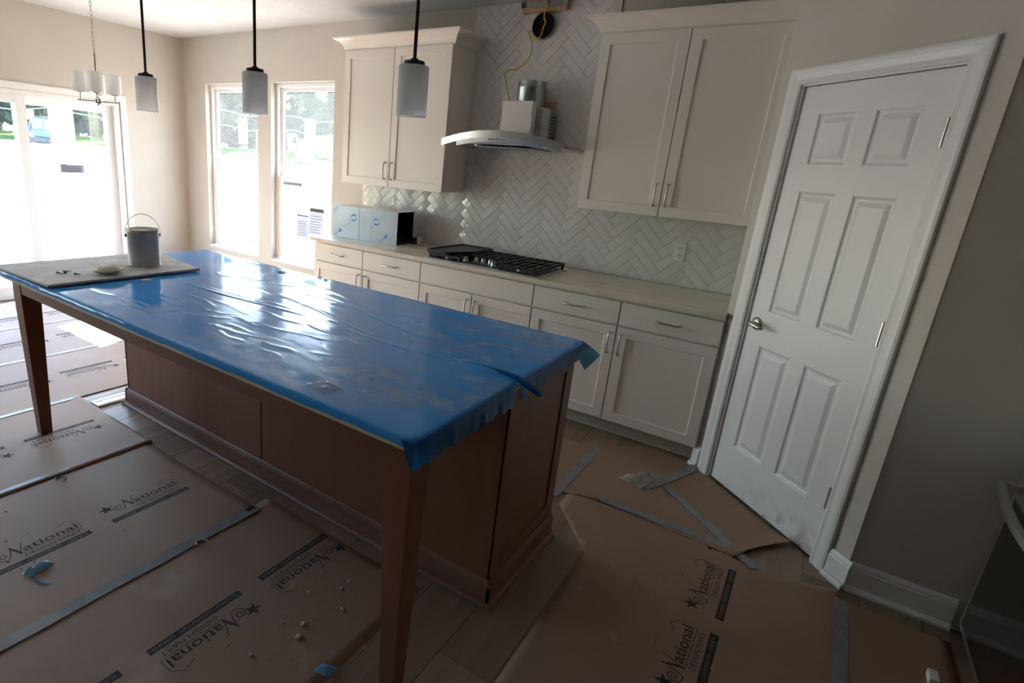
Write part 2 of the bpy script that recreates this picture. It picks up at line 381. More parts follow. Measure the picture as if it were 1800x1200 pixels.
# windows: double hung in plain drywall openings
def frame_rect(mb, a0, a1, z0, z1, w0, d0, d1, axis='x', wz=None):
    wz = wz or w0
    def b(p0, p1, q0, q1):
        if axis == 'x': mb.box(p0, p1, d0, d1, q0, q1)
        else: mb.box(d0, d1, p0, p1, q0, q1)
    b(a0, a0+w0, z0, z1); b(a1-w0, a1, z0, z1); b(a0+w0, a1-w0, z0, z0+wz); b(a0+w0, a1-w0, z1-wz, z1)
def window(i, a, b):
    f = MB(); frame_rect(f, a+.002, b-.002, WZ0+.022, WZ1-.002, .035, .062, .138)
    wn = st('window_%d' % i, f, 'vinyl', bevel=.003)
    zm = 1.315
    s = MB(); frame_rect(s, a+.035, b-.035, zm-.02, WZ1-.035, .042, .098, .122, wz=.042); u = ob('upper_sash', s, 'vinyl', wn, bevel=.003)
    s = MB(); frame_rect(s, a+.035, b-.035, WZ0+.055, zm+.022, .046, .070, .096, wz=.046); l = ob('lower_sash', s, 'vinyl', wn, bevel=.003)
    ob('pane', MB().box(a+.075, b-.075, .108, .111, zm+.018, WZ1-.074), 'glass', u)
    ob('pane', MB().box(a+.079, b-.079, .081, .084, WZ0+.099, zm-.022), 'glass', l)
    ob('sash_lock', MB().box((a+b)/2-.03, (a+b)/2+.03, .06, .075, zm+.022, zm+.034), 'vinyl', l, bevel=.003)
    si = MB().box(a+.001, b-.001, -.004, .062, WZ0, WZ0+.020)
    ob('window_sill', si, 'trim', wn, bevel=.003)
    return wn
w1 = window(1, *WIN[0]); w2 = window(2, *WIN[1])
def added_side_window(i, a, b):  # unseen windows, added to brighten the surfaces that face the camera
    F = lambda d: XL-d
    f = MB(); frame_rect(f, a+.002, b-.002, WZ0+.022, WZ1-.002, .035, F(.138), F(.062), 'y'); wn = st('window_%d' % i, f, 'vinyl', bevel=.003)
    s = MB(); frame_rect(s, a+.035, b-.035, 1.295, WZ1-.035, .042, F(.122), F(.098), 'y'); u = ob('upper_sash', s, 'vinyl', wn, bevel=.003)
    s = MB(); frame_rect(s, a+.035, b-.035, WZ0+.055, 1.337, .046, F(.096), F(.070), 'y'); l = ob('lower_sash', s, 'vinyl', wn, bevel=.003)
    ob('pane', MB().box(F(.111), F(.108), a+.075, b-.075, 1.333, WZ1-.074), 'glass', u); ob('pane', MB().box(F(.084), F(.081), a+.079, b-.079, WZ0+.099, 1.293), 'glass', l)
    ob('window_sill', MB().box(F(.062), F(-.004), a+.001, b-.001, WZ0, WZ0+.020), 'trim', wn, bevel=.003)
added_side_window(3, -5.30, -4.40); added_side_window(4, -4.15, -3.25)
# paper labels stuck on the panes
one('window_label', MB().box(-5.412, -5.262, .1055, .107, 1.627, 1.885), 'backlit', 'white paper label on upper pane of the window nearest the corner', 'label', (-5.337, .106, 1.627))
one('window_label', MB().box(-4.372, -4.222, .1055, .107, 1.65, 1.905), 'backlit', 'white paper label on upper pane of the window beside the cabinets', 'label', (-4.297, .106, 1.65))
def sheet_label(name, x0, x1, z0, z1, y, head, label, lines=True, tilt=0):
    t = thing(name, label, 'label', ((x0+x1)/2, y, z0))
    ob('sheet', MB().extr([(x0, y, z0), (x1, y, z0), (x1+tilt, y, z1), (x0+tilt, y, z1)], (0, -.0008, 0)), 'backlit_grey', t, world=True)
    h = z1-z0
    ob('header_band', MB().extr([(x0+tilt*.9, y-.0009, z1-head), (x1+tilt*.9, y-.0009, z1-head), (x1+tilt, y-.0009, z1), (x0+tilt, y-.0009, z1)], (0, -.0003, 0)), 'backlit_dark', t, world=True)
    if lines:
        mb = MB()
        for q in range(7):
            z = z0+h*(.1+.1*q); sft = tilt*(z-z0)/h
            mb.box(x0+.015+sft, x1-.02-R.random()*.03+sft, y-.0013, y-.0009, z, z+.005)
        ob('printed_lines', mb, 'backlit_dark', t, world=True)
sheet_label('instruction_sheet', -4.44, -4.263, .74, .97, .079, .012, 'pale instruction sheet on lower window pane behind a second sheet')
sheet_label('instruction_sheet', -4.265, -4.065, .785, 1.055, .077, .035, 'instruction sheet with dark header leaning over another on window pane', tilt=.02)
one('window_sticker', MB().box(-4.653, -4.375, .0795, .0806, 1.25, 1.283), 'backlit_grey', 'small grey strip sticker at top of lower window pane', 'sticker', (-4.51, .08, 1.25))

# sliding patio door
sd = MB(); frame_rect(sd, SL0+.002, SL1-.002, .002, SLZ-.002, .045, XL-.125, XL-.005, 'y')
dr = st('door_2', sd, 'vinyl', bevel=.003)
def slide_panel(a, b, d0, d1):
    s = MB(); frame_rect(s, a, b, .047, SLZ-.047, .085, d0, d1, 'y', wz=.075)
    p = ob('sliding_panel', s, 'vinyl', dr, bevel=.003)
    ob('pane', MB().box((d0+d1)/2-.002, (d0+d1)/2+.002, a+.083, b-.083, .12, SLZ-.120), 'glass', p); return p
slide_panel(-1.70, SL1-.047, XL-.115, XL-.075)
slide_panel(SL0+.047, -1.61, XL-.065, XL-.022)
def casing(name, pts, w, t, mat, fr):
    """moulded casing: pts = path of the inner edge in the wall plane; fr maps (a, out, z) to world"""
    prof = [(0, 0), (0, t*.55), (w*.12, t*.8), (w*.3, t*.72), (w*.62, t*.95), (w*.86, t), (w, t*.85), (w, 0)]
    n = len(pts); rings = []
    for i in range(n):
        ds = []
        if i > 0: ds.append((Vector(pts[i])-Vector(pts[i-1])).normalized())
        if i < n-1: ds.append((Vector(pts[i+1])-Vector(pts[i])).normalized())
        nr = [Vector((-d.y, d.x)) for d in ds]; m = sum(nr, Vector((0,0)))/len(nr); m = m/ m.length_squared if len(nr) == 2 else m
        rings.append([fr(pts[i][0]+m.x*a, o_, pts[i][1]+m.y*a) for a, o_ in prof])
    mb = MB().loops(rings, cap0=True, cap1=True)
    return st(name, mb, mat)
casing('trim_1', [(SL1, 0), (SL1, SLZ), (SL0, SLZ), (SL0, 0)][::-1], .06, .018, 'trim', lambda a, o_, z: (XL+o_, a, z))
one('door_sticker', MB().box(XL-.0985, XL-.0975, -1.60, -1.52, 1.70, 1.79), 'backlit', 'pale square sticker at top corner of the sliding door glass', 'sticker', (XL-.098, -1.56, 1.70))
t = thing('door_label', 'grey printed label strip across the middle of the sliding door glass', 'label', (XL-.0985, -1.22, 1.215))
ob('sheet', MB().box(XL-.099, XL-.0977, -1.335, -1.107, 1.215, 1.297), 'backlit_grey', t, world=True)
mb = MB()
for q in range(4): mb.box(XL-.0975, XL-.0972, -1.325, -1.12-R.random()*.03, 1.225+.017*q, 1.233+.017*q)
mb.box(XL-.0975, XL-.0972, -1.33, -1.27, 1.285, 1.296); ob('printed_lines', mb, 'backlit_dark', t, world=True)

# pantry door (six panels), casing, hinges, lever
DW, DH0, DH1 = .6843, .010, 2.0313
d1 = MB(); xs = [0, .105, .305, .375, .580, DW]; xs = [0, .103, .304, .381, .582, DW]
zs = [DH0, .245, .815, .985, 1.575, 1.690, 1.915, DH1]
for i in range(5):
    for j in range(7):
        pan = i in (1, 3) and j in (1, 3, 5)
        if not pan: d1.box(xs[i], xs[i+1], 0, .034, zs[j], zs[j+1])
def weld(mb):
    me = bpy.data.meshes.new('t'); me.from_pydata(mb.v, [], mb.f); bm = bmesh.new(); bm.from_mesh(me)
    bmesh.ops.remove_doubles(bm, verts=bm.verts, dist=1e-5)
    seen = {}
    for f in bm.faces: seen.setdefault(tuple(sorted(v.index for v in f.verts)), []).append(f)
    dead = [f for q in seen.values() if len(q) > 1 for f in q]; bmesh.ops.delete(bm, geom=dead, context='FACES_ONLY')
    r = MB(); bm.verts.index_update(); r.add([v.co[:] for v in bm.verts], [tuple(v.index for v in f.verts) for f in bm.faces]); bm.free(); bpy.data.meshes.remove(me); return r
door = st('door_1', weld(d1), 'door'); door.matrix_world = TM; ORG[door.name] = TM
def ring_panel(x0, x1, z0, z1, prof, back):
    rr = []
    for ins, dy in prof: rr.append([(x0+ins, dy, z0+ins), (x1-ins, dy, z0+ins), (x1-ins, dy, z1-ins), (x0+ins, dy, z1-ins)])
    return MB().loops(rr, cap1=True, cap0=back)
for i in (1, 3):
    for j in (1, 3, 5):
        ob('panel', ring_panel(xs[i], xs[i+1], zs[j], zs[j+1], [(0, .030), (0, .0), (.006, .0015), (.010, .006), (.016, .0085), (.026, .0085), (.046, .0015), (.048, .0015)], True), 'door', door)
fr = lambda a, o_, z: tuple(TM @ Vector((a, -.012-o_, z)))
jb = MB(); jb.box(-.022, -.003, -.012, .095, 0, 2.052); jb.box(DW+.003, .708, -.012, .095, 0, 2.052); jb.box(-.022, .708, -.012, .095, 2.035, 2.052)
jb.box(-.003, .010, .036, .05, 0, 2.035); jb.box(DW-.010, DW+.003, .036, .05, 0, 2.035)
jo = st('trim_2', jb, 'trim'); jo.matrix_world = TM; ORG[jo.name] = TM
casing('trim_3', [(-.012, 0), (-.012, 2.043), (.698, 2.043), (.698, 0)], .070, .019, 'trim', fr)
for hz in (1.81, 1.055, .315):
    h = ob('hinge', MB().lathe([(0, -.052), (.0085, -.052), (.0085, .052), (0, .052)], 10, (DW+.001, -.009, hz)), 'nickel', door, smooth=.6)
    ob('hinge_leaf', MB().box(DW-.012, DW+.012, -.002, .001, hz-.05, hz+.05), 'nickel', h)
rose = ob('door_handle', MB().lathe([(0, .0), (.033, .0), (.033, -.004), (.026, -.011), (.012, -.014), (.012, -.045), (0, -.045)], 28, (.056, 0, .915), ax='y'), 'nickel', door, smooth=.6)
ob('lever', MB().tube([(.056, -.045, .915), (.072, -.052, .918), (.095, -.054, .917), (.125, -.052, .913), (.150, -.050, .912)], [.011, .012, .010, .009, .007], 12), 'nickel', rose, smooth=True)
ob('latch', MB().box(-.003, .004, -.001, .02, .885, .945), 'nickel', door)

# ------------------------------------------------------------------ kitchen cabinets
YF, YU = -.6355, -.3282
def pull_mesh(vertical=True, L=.128):
    p = [(-L/2, 0, 0), (-L/2, -.022, 0), (-L/2+.006, -.028, 0), (-L*.25, -.0305, 0), (0, -.032, 0), (L*.25, -.0305, 0), (L/2-.006, -.028, 0), (L/2, -.022, 0), (L/2, 0, 0)]
    if vertical: p = [(0, y, x) for x, y, z in p]
    return mesh('handle', MB().tube(p, .0052, 8), 'nickel', smooth=True)
PV, PH = pull_mesh(True), pull_mesh(False)
def shaker(parent, name, x0, x1, z0, z1, yf, handle=None):
    th, fw = .020, .062
    f = MB(); prof = [(0, yf+th), (0, yf+.0015), (.0015, yf), (fw-.003, yf), (fw, yf+.004), (fw, yf+.012)]
    rr = [[(x0+i, y, z0+i), (x1-i, y, z0+i), (x1-i, y, z1-i), (x0+i, y, z1-i)] for i, y in prof]
    f.loops(rr, cap0=True)
    d = ob(name, f, 'cab', parent, world=True)
    ob('panel', MB().box(x0+fw-.003, x1-fw+.003, yf+.0085, yf+.016, z0+fw-.003, z1-fw+.003), 'cab', d, world=True)
    if handle: put_handle(d, PV, handle[0], yf, handle[1])
    return d
def put_handle(d, me, x, y, z):
    o = bpy.data.objects.new('handle', me); C.objects.link(o); o.parent = d
    o.location = ORG[d.name].inverted() @ Vector((x, y, z)); return o
def drawer(parent, name, x0, x1, z0, z1, handle=True):
    d = ob(name, MB().box(x0, x1, YF, YF+.020, z0, z1), 'cab', parent, bevel=.0018, world=True)
    if handle: put_handle(d, PH, (x0+x1)/2, YF, (z0+z1)/2)
    return d
G = .004
ZB, ZDO, ZDB, ZDT = .1125, .7167, .7278, .868
def base_cab(x0, x1, xm, label, false_front=False):
    t = thing('base_cabinet', label, 'cabinet', ((x0+x1)/2, -.32, 0), group=None)
    ob('body', MB().box(x0+.0005, x1-.0005, YF+.022, -.013, .105, .884), 'cab', t, world=True)
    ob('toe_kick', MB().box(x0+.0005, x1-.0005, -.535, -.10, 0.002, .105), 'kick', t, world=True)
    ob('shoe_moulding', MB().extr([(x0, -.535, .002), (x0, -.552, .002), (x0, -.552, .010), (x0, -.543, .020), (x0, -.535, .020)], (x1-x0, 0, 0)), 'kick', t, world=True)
    if false_front: drawer(t, 'false_front', x0+G, x1-G, ZDB, ZDT, False)
    else:
        drawer(t, 'drawer_front', x0+G, xm-G, ZDB, ZDT); drawer(t, 'drawer_front', xm+G, x1-G, ZDB, ZDT)
    hz = ZDO-.105
    shaker(t, 'door', x0+G, xm-G, ZB, ZDO, YF, (xm-.034, hz)); shaker(t, 'door', xm+G, x1-G, ZB, ZDO, YF, (xm+.034, hz))
    return t
base_cab(-3.4427, -2.3297, -2.8977, 'cream shaker base cabinet at window end, two drawers over doors')
base_cab(-2.3297, -1.4228, -1.877, 'cream shaker base cabinet under the cooktop, plain wide false front', True)
base_cab(-1.4228, -.309, -.8627, 'cream shaker base cabinet next to pantry door, two drawers over doors')
one('countertop', MB().box(-3.466, -.309, -.664, -.0125, .884, .914), 'quartz', 'beige quartz worktop running along the tiled wall', 'countertop', (-1.88, -.33, .884), bevel=.003)
ZU0, ZU1 = 1.3633, 2.3975
def crown(t, x0, x1, left=True, right=True):
    prof = [(0, 2.392), (.010, 2.392), (.010, 2.400), (.015, 2.406), (.022, 2.425), (.036, 2.446), (.056, 2.462), (.074, 2.470), (.078, 2.474), (.086, 2.476), (.086, 2.488), (0, 2.488)]
    rings = []
    for o_, z in prof:
        yb = -.0125; q = []
        q.append((x0-o_ if left else x0, yb, z)); q.append((x0-o_ if left else x0, YU+.02-o_, z))
        q.append((x1+o_ if right else x1, YU+.02-o_, z)); q.append((x1+o_ if right else x1, yb, z))
        rings.append(q)
    ob('crown_moulding', MB().loops(rings, closed=True), 'cab', t, world=True)
def upper_cab(x0, x1, xm, label, right=True):
    t = thing('wall_cabinet', label, 'cabinet', ((x0+x1)/2, -.16, ZU0))
    ob('body', MB().box(x0, x1, YU+.021, -.0125, ZU0+.004, 2.40), 'cab', t, world=True, bevel=.001)
    shaker(t, 'door', x0+.003, xm-.0025, ZU0, ZU1-.004, YU, (xm-.033, ZU0+.125))
    shaker(t, 'door', xm+.0025, x1-.003, ZU0, ZU1-.004, YU, (xm+.033, ZU0+.125))
    crown(t, x0, x1, True, right)
upper_cab(-3.444, -2.404, -2.9307, 'cream two-door wall cabinet with crown moulding beside the window')
upper_cab(-1.3396, -.309, -.8261, 'cream two-door wall cabinet with crown moulding beside the pantry', right=False)

# ------------------------------------------------------------------ herringbone backsplash
TW = .061; NT = 4
def clip(poly, axis, val, keep_less):
    out = []
    for i in range(len(poly)):
        p, q = poly[i], poly[(i+1) % len(poly)]
        a = (p[axis] <= val) if keep_less else (p[axis] >= val); b = (q[axis] <= val) if keep_less else (q[axis] >= val)
        if a: out.append(p)
        if a != b:
            s = (val-p[axis])/(q[axis]-p[axis]); out.append((p[0]+s*(q[0]-p[0]), p[1]+s*(q[1]-p[1])))
    return out
bs = thing('backsplash', 'glossy off-white herringbone tile backsplash behind the counter', 'backsplash', (-1.88, 0, .914))
grt = MB().box(-3.463, -.3085, -.0090, -.0005, .9145, 1.40); grt.box(-2.427, -1.351, -.0091, -.0005, 1.40, CH-.001)
ob('grout', grt, 'grout', bs, world=True)
def tile_obj(a0, b0, da, db):
    q = [((a0)*TW, 1.642+b0*TW), ((a0+da)*TW, 1.642+b0*TW), ((a0+da)*TW, 1.642+(b0+db)*TW), (a0*TW, 1.642+(b0+db)*TW)]
    g = .0011
    cu = sum(p[0] for p in q)/4; cv = sum(p[1] for p in q)/4
    q = [(u+(g if u < cu else -g), v+(g if v < cv else -g)) for u, v in q]
    P = [((u-v)/sqrt(2), (u+v)/sqrt(2)) for u, v in q]
    zc = sum(p[1] for p in P)/4
    x0, x1, z1 = (-3.461, -.3095, 3) if zc < 1.40 else (-2.425, -1.353, CH-.002)
    P0 = P
    for ax, val, less in ((0, x0, False), (0, x1, True), (1, .9155, False), (1, min(z1, CH-.002), True)):
        P = clip(P, ax, val, less)
        if len(P) < 3: return
    if zc < 1.40 and min(p[1] for p in P) > ZU0+.005 and (max(p[0] for p in P) < -2.41 or min(p[0] for p in P) > -1.335): return
    if hole_cut(P): return
    if max(p[0] for p in P)-min(p[0] for p in P) < .006: return
    n = len(P); cx = sum(p[0] for p in P)/n; cz = sum(p[1] for p in P)/n
    ar = abs(sum(P[i][0]*P[(i+1)%n][1]-P[(i+1)%n][0]*P[i][1] for i in range(n)))/2
    if ar < 2e-4: return
    tx, tz = R.uniform(-.010, .010), R.uniform(-.010, .010); dy = R.uniform(-.0007, .0007)
    def inset(k): return [(p[0]+(cx-p[0])*min(.4, k/max(1e-4, hypot(p[0]-cx, p[1]-cz))), p[1]+(cz-p[1])*min(.4, k/max(1e-4, hypot(p[0]-cx, p[1]-cz)))) for p in P]
    rr = []
    for k, y in ((0, -.004), (0, -.0098), (.0010, -.0110), (.0035, -.0115)):
        rr.append([(x-cx, y+dy+(tx*(x-cx)+tz*(z-cz) if k else 0), z-cz) for x, z in inset(k)])
    mb = MB().loops(rr, cap1=True)
    ob('tile', mb, 'tile', bs, smooth=.5, loc=(cx+1.88, 0, cz-.914))
VC = (-1.866, 2.535)
def hole_cut(P):  # tiles wholly inside the duct hole are left out
    return all(hypot(p[0]-VC[0], p[1]-VC[1]) < .075 for p in P)
ntile = 0
for j in range(-60, 60):
    for m in range(-14, 14):
        tile_obj(j+8*m, j, 4, 1)            # rising to the right
        tile_obj(j, j-7+8*m, 1, 4)          # rising to the left
# metal edge strip at the free ends
ob('edge_strip', MB().box(-3.4665, -3.4625, -.0125, -.0005, .915, 1.362), 'nickel', bs, world=True)
ob('edge_strip', MB().box(-.3095, -.3055, -.0125, -.0005, .915, 1.362), 'black', bs, world=True)

# outlet
t = thing('wall_outlet', 'white duplex outlet on the herringbone tile', 'outlet', (-.722, -.0125, 1.076))
ob('plate', MB().box(-.760, -.684, -.0175, -.0120, 1.076, 1.193), 'white_pl', t, bevel=.0025, world=True)
for zc in (1.158, 1.111):
    rc = ob('receptacle', MB().lathe([(0, -.0205), (.0165, -.0205), (.0170, -.0170), (0, -.017)], 20, (-.722, 0, zc), ax='y'), 'white_pl', t, smooth=.6, world=True)
    sb = MB()
    sb.box(-.7295, -.7270, -.0209, -.0200, zc-.001, zc+.009); sb.box(-.7170, -.7145, -.0209, -.0200, zc-.001, zc+.009); sb.lathe([(0, -.0209), (.0028, -.0209), (.0028, -.0200)], 10, (-.722, 0, zc-.009), ax='y')
    ob('slot', sb, 'dark_in', rc, world=True)

# ------------------------------------------------------------------ island
IX0, IX1, IY0, IY1, IZ = -3.262, -.682, -2.966, -1.786, .9235
BX0, BX1, BY0, BY1 = -3.262, -.700, -2.372, -1.800
isl = thing('kitchen_island', 'dark brown stained wooden island base with two tapered front legs', 'island', (-1.97, -2.4, 0))
ob('body', MB().box(BX0+.02, BX1-.012, BY0+.012, BY1-.02, .004, .886), 'wood', isl, world=True)
# face panels: frame-and-panel on the seating side
def wpart(name, x0, x1, y0, y1, z0, z1, mat='wood', bev=.0015): return ob(name, MB().box(x0, x1, y0, y1, z0, z1), mat, isl, bevel=bev, world=True)
SEAM = -1.993
wpart('back_panel', BX0+.003, SEAM-.004, BY0, BY0+.014, .10, .884); wpart('back_panel', SEAM+.004, BX1-.002, BY0, BY0+.014, .10, .884)
wpart('seam_batten', SEAM-.004, SEAM+.004, BY0+.004, BY0+.014, .10, .884)
# right end: corner stile, recessed panel, far stile and rails
wpart('corner_stile', BX1-.012, BX1, BY0+.0, BY0+.075, .10, .884); wpart('corner_stile', BX1-.012, BX1, BY1-.075, BY1, .10, .884)
wpart('end_panel', BX1-.014, BX1-.007, BY0+.075, BY1-.075, .10, .884)
wpart('end_rail', BX1-.012, BX1, BY0+.075, BY1-.075, .10, .175); wpart('end_rail', BX1-.012, BX1, BY0+.075, BY1-.075, .81, .884)
# left end plain panel
wpart('end_panel', BX0, BX0+.018, BY0, BY1, .10, .884)
# far side doors (seen from another position)
for k in range(4):
    a = BX0+.01+k*(BX1-BX0-.02)/4; b = a+(BX1-BX0-.02)/4
    wpart('door', a+.004, b-.004, BY1-.02, BY1, .11, .70, bev=.003); wpart('drawer_front', a+.004, b-.004, BY1-.02, BY1, .71, .86, bev=.003)
def isl_base(name, p0, p1, nrm, prof, mat):
    nrm = Vector(nrm); ob(name, MB().extr([Vector(p0)+nrm*a+Vector((0,0,z)) for a, z in prof], Vector(p1)-Vector(p0)), mat, isl, world=True)
bp = [(0, 0), (.014, 0), (.014, .085), (.011, .094), (.009, .100), (.004, .108), (0, .108)]
sp = [(.014, 0), (.032, 0), (.032, .008), (.026, .016), (.018, .020), (.014, .020)]
isl_base('base_moulding', (BX0-.014, BY0, .001), (BX1+.014, BY0, .001), (0,-1,0), bp, 'wood_dusty')
isl_base('base_moulding', (BX1, BY0-.014, .001), (BX1, BY1, .001), (1,0,0), bp, 'wood')
isl_base('base_moulding', (BX0, BY0-.014, .001), (BX0, BY1, .001), (-1,0,0), bp, 'wood')
isl_base('shoe_moulding', (BX0-.03, BY0, .001), (BX1+.030, BY0, .001), (0,-1,0), sp, 'wood_dusty')
isl_base('shoe_moulding', (BX1, BY0-.030, .001), (BX1, BY1, .001), (1,0,0), sp, 'wood')
isl_base('shoe_moulding', (BX0, BY0-.030, .001), (BX0, BY1, .001), (-1,0,0), sp, 'wood')
# aprons and legs
LW = .090
wpart('apron', IX0+.09, -.812, -2.908, -2.886, .800, .884, 'wood_h'); wpart('apron', -.752, -.730, -2.82, BY0, .800, .884)
wpart('apron', -3.24, -3.218, -2.82, BY0, .800, .884)
for lx in (-3.215, -.765):
    cy = -2.866
    rr = []
    for h, z in ((LW/2, .884), (LW/2, .770), (.0275, .001)):
        rr.append([(lx-h, cy-h, z), (lx+h, cy-h, z), (lx+h, cy+h, z), (lx-h, cy+h, z)])
    ob('leg', MB().loops(rr, cap0=True, cap1=True), 'wood', isl, bevel=.0018, world=True)

rcp = []
for cx_, cy_, a_ in ((IX1-.036, IY0+.036, -90), (IX1-.036, IY1-.036, 0), (IX0+.036, IY1-.036, 90), (IX0+.036, IY0+.036, 180)):
    rcp += [(cx_+.036*cos(radians(a_+15*q)), cy_+.036*sin(radians(a_+15*q)), .886) for q in range(7)]
one('island_countertop', MB().extr(rcp, (0, 0, IZ-.002-.886)), 'quartz', 'stone island worktop under the blue film, pale edge showing', 'countertop', (-1.97, -2.376, .886))

# ------------------------------------------------------------------ blue film over the island top
RC = .035
ridges = []   # (x0, y0, x1, y1, height, width)
def ridge(x0, y0, x1, y1, h, w_): ridges.append((x0, y0, x1, y1, h, w_))
ridge(-2.66, -2.455, -1.60, -2.395, .0045, .010); ridge(-1.60, -2.395, -.92, -2.44, .004, .010)
ridge(-.93, -2.395, -.683, -2.394, .013, .016)
ridge(-2.64, -2.43, -1.75, -2.36, .003, .006); ridge(-2.05, -2.22, -1.25, -2.40, .005, .008)
ridge(-2.55, -2.18, -1.9, -2.02, .004, .008); ridge(-2.1, -1.95, -1.5, -2.10, .004, .010); ridge(-1.93, -2.05, -1.05, -2.30, .006, .009)
ridge(-1.35, -2.62, -1.0, -2.68, .003, .012)
rr_ = random.Random(3)
for k in range(34):
    x = rr_.uniform(-2.55, -1.25); y = rr_.uniform(-2.88, -2.05); l = rr_.uniform(.10, .42); a = rr_.uniform(-.16, .16)
    ridge(x-l/2, y-l/2*a, x+l/2, y+l/2*a, rr_.uniform(.0015, .004), rr_.uniform(.005, .008))
for k in range(12):
    x = rr_.uniform(-2.25, -1.85); y = rr_.uniform(-2.84, -2.62); l = rr_.uniform(.05, .14); a = rr_.uniform(-.3, .6)
    ridge(x-l/2, y-l/2*a, x+l/2, y+l/2*a, rr_.uniform(.003, .005), .006)
for k in range(16):
    x = rr_.uniform(-1.3, -.75); y = rr_.uniform(-2.85, -1.9); l = rr_.uniform(.08, .3); a = rr_.uniform(-.6, .6)
    ridge(x-l/2, y-l/2*a, x+l/2, y+l/2*a, rr_.uniform(.001, .002), rr_.uniform(.008, .014))
NX, NY = 360, 165
FX0, FX1, FY0, FY1 = IX0-.001, IX1+.001, IY0-.001, IY1+.001
hgt = [[0.]*(NX+1) for _ in range(NY+1)]
dx = (FX1-FX0)/NX; dyy = (FY1-FY0)/NY
for (x0, y0, x1, y1, h, w_) in ridges:
    ux, uy = x1-x0, y1-y0; LL = ux*ux+uy*uy
    i0 = max(0, int((min(x0,x1)-.05-FX0)/dx)); i1 = min(NX, int((max(x0,x1)+.05-FX0)/dx)+1)
    j0 = max(0, int((min(y0,y1)-.05-FY0)/dyy)); j1 = min(NY, int((max(y0,y1)+.05-FY0)/dyy)+1)
    for j in range(j0, j1+1):
        for i in range(i0, i1+1):
            px, py = FX0+i*dx, FY0+j*dyy
            s = ((px-x0)*ux+(py-y0)*uy)/LL
            if s < -.02 or s > 1.02: continue
            s2 = min(1, max(0, s)); wob = .006*sin(9*s2+x0*7)
            d = abs((px-x0)*uy-(py-y0)*ux)/sqrt(LL)
            d = abs(((px-x0)*uy-(py-y0)*ux)/sqrt(LL)+wob)
            tap = min(1, 5*s2+.05)*min(1, 5*(1-s2)+.05) if x1 < -.7 else min(1, 4*s2+.05)
            hgt[j][i] = max(hgt[j][i], h*(.42 if h < .008 else 1)*tap*exp(-(d/w_)**2))
def fpt(i, j):
    x, y = FX0+i*dx, FY0+j*dyy
    cx = min(max(x, FX0+RC), FX1-RC); cy = min(max(y, FY0+RC), FY1-RC); ax, ay = x-cx, y-cy
    if ax and ay:
        m = max(abs(ax), abs(ay)); n = hypot(ax, ay); x, y = cx+ax*m/n, cy+ay*m/n
    return x, y
fm = MB(); vs = []
for j in range(NY+1):
    for i in range(NX+1):
        x, y = fpt(i, j); edge = min(i, NX-i, j, NY-j); base = IZ if edge > 0 else IZ-.0012
        if edge == 1: base = IZ-.0003
        vs.append((x, y, base + (hgt[j][i] if edge > 1 else 0)))
fs = [(j*(NX+1)+i, j*(NX+1)+i+1, (j+1)*(NX+1)+i+1, (j+1)*(NX+1)+i) for j in range(NY) for i in range(NX)]
# rounded border going down the edge of the slab
bidx = [i for i in range(NX)] + [j*(NX+1)+NX for j in range(NY)] + [NY*(NX+1)+i for i in range(NX, 0, -1)] + [j*(NX+1) for j in range(NY, 0, -1)]
prev = bidx; nb = len(bidx)
fr_ = random.Random(11)
wob = [0.0]*nb
for k in range(nb): wob[k] = .0012*sin(k*.11)+.0008*sin(k*.37+1)
for (off, dn) in ((.003, .003), (.0052, .008), (.006, .016), (.005, .022)):
    cur = []
    for k, b in enumerate(bidx):
        x, y, z = vs[b]; cx = min(max(x, FX0+RC), FX1-RC); cy = min(max(y, FY0+RC), FY1-RC)
        n = Vector((x-cx, y-cy));
        n = n.normalized() if n.length > 1e-6 else Vector((0, 0))
        cur.append(len(vs)); vs.append((x+n.x*(off+wob[k]*.5*(dn > .005)), y+n.y*(off+wob[k]*.5*(dn > .005)), IZ-.0012-dn-(wob[k] if dn > .02 else 0)))
    for k in range(nb): fs.append((prev[k], cur[k], cur[(k+1)%nb], prev[(k+1)%nb]))
    prev = cur
fm.add(vs, fs)
ft = thing('protective_film', 'crinkled blue plastic film covering the island top, dusty', 'plastic film', (-1.97, -2.376, IZ-.03))
ob('film_top', fm, 'film', ft, smooth=True, world=True)
def hang(y0, y1, drop0, drop1, seed, flare=.0):
    n = 46; rs = random.Random(seed); mb = MB(); rows = []
    jag = [rs.uniform(-.006, .006) for _ in range(n+1)]
    for lev in (0, .25, .5, .75, 1.):
        row = []
        for k in range(n+1):
            s = k/n; y = y0+(y1-y0)*s; d = (drop0+(drop1-drop0)*s+jag[k])*lev
            out = .0085+lev*(.0022*sin(k*1.3+seed)+.002*sin(k*.5)) + flare*lev
            row.append((IX1+out+.004*lev, y, IZ-.004-d))
        rows.append(row)
    mb.loops(rows, closed=False); return mb
ob('hanging_edge', hang(-2.955, -2.415, .074, .074, 2), 'skirt', ft, smooth=True, world=True)
ob('hanging_edge', hang(-2.385, -1.80, .066, .054, 5), 'skirt', ft, smooth=True, world=True)
# near corner fold hanging lower
ob('corner_fold', MB().add([(IX1-.03, IY0-.010, IZ-.004), (IX1+.010, IY0+.03, IZ-.004), (IX1+.006, IY0-.004, IZ-.006), (IX1-.004, IY0-.010, IZ-.060), (IX1+.012, IY0+.02, IZ-.076), (IX1+.006, IY0-.006, IZ-.084)], [(0,2,5,3), (2,1,4,5)]), 'skirt', ft, world=True, fixn=False)
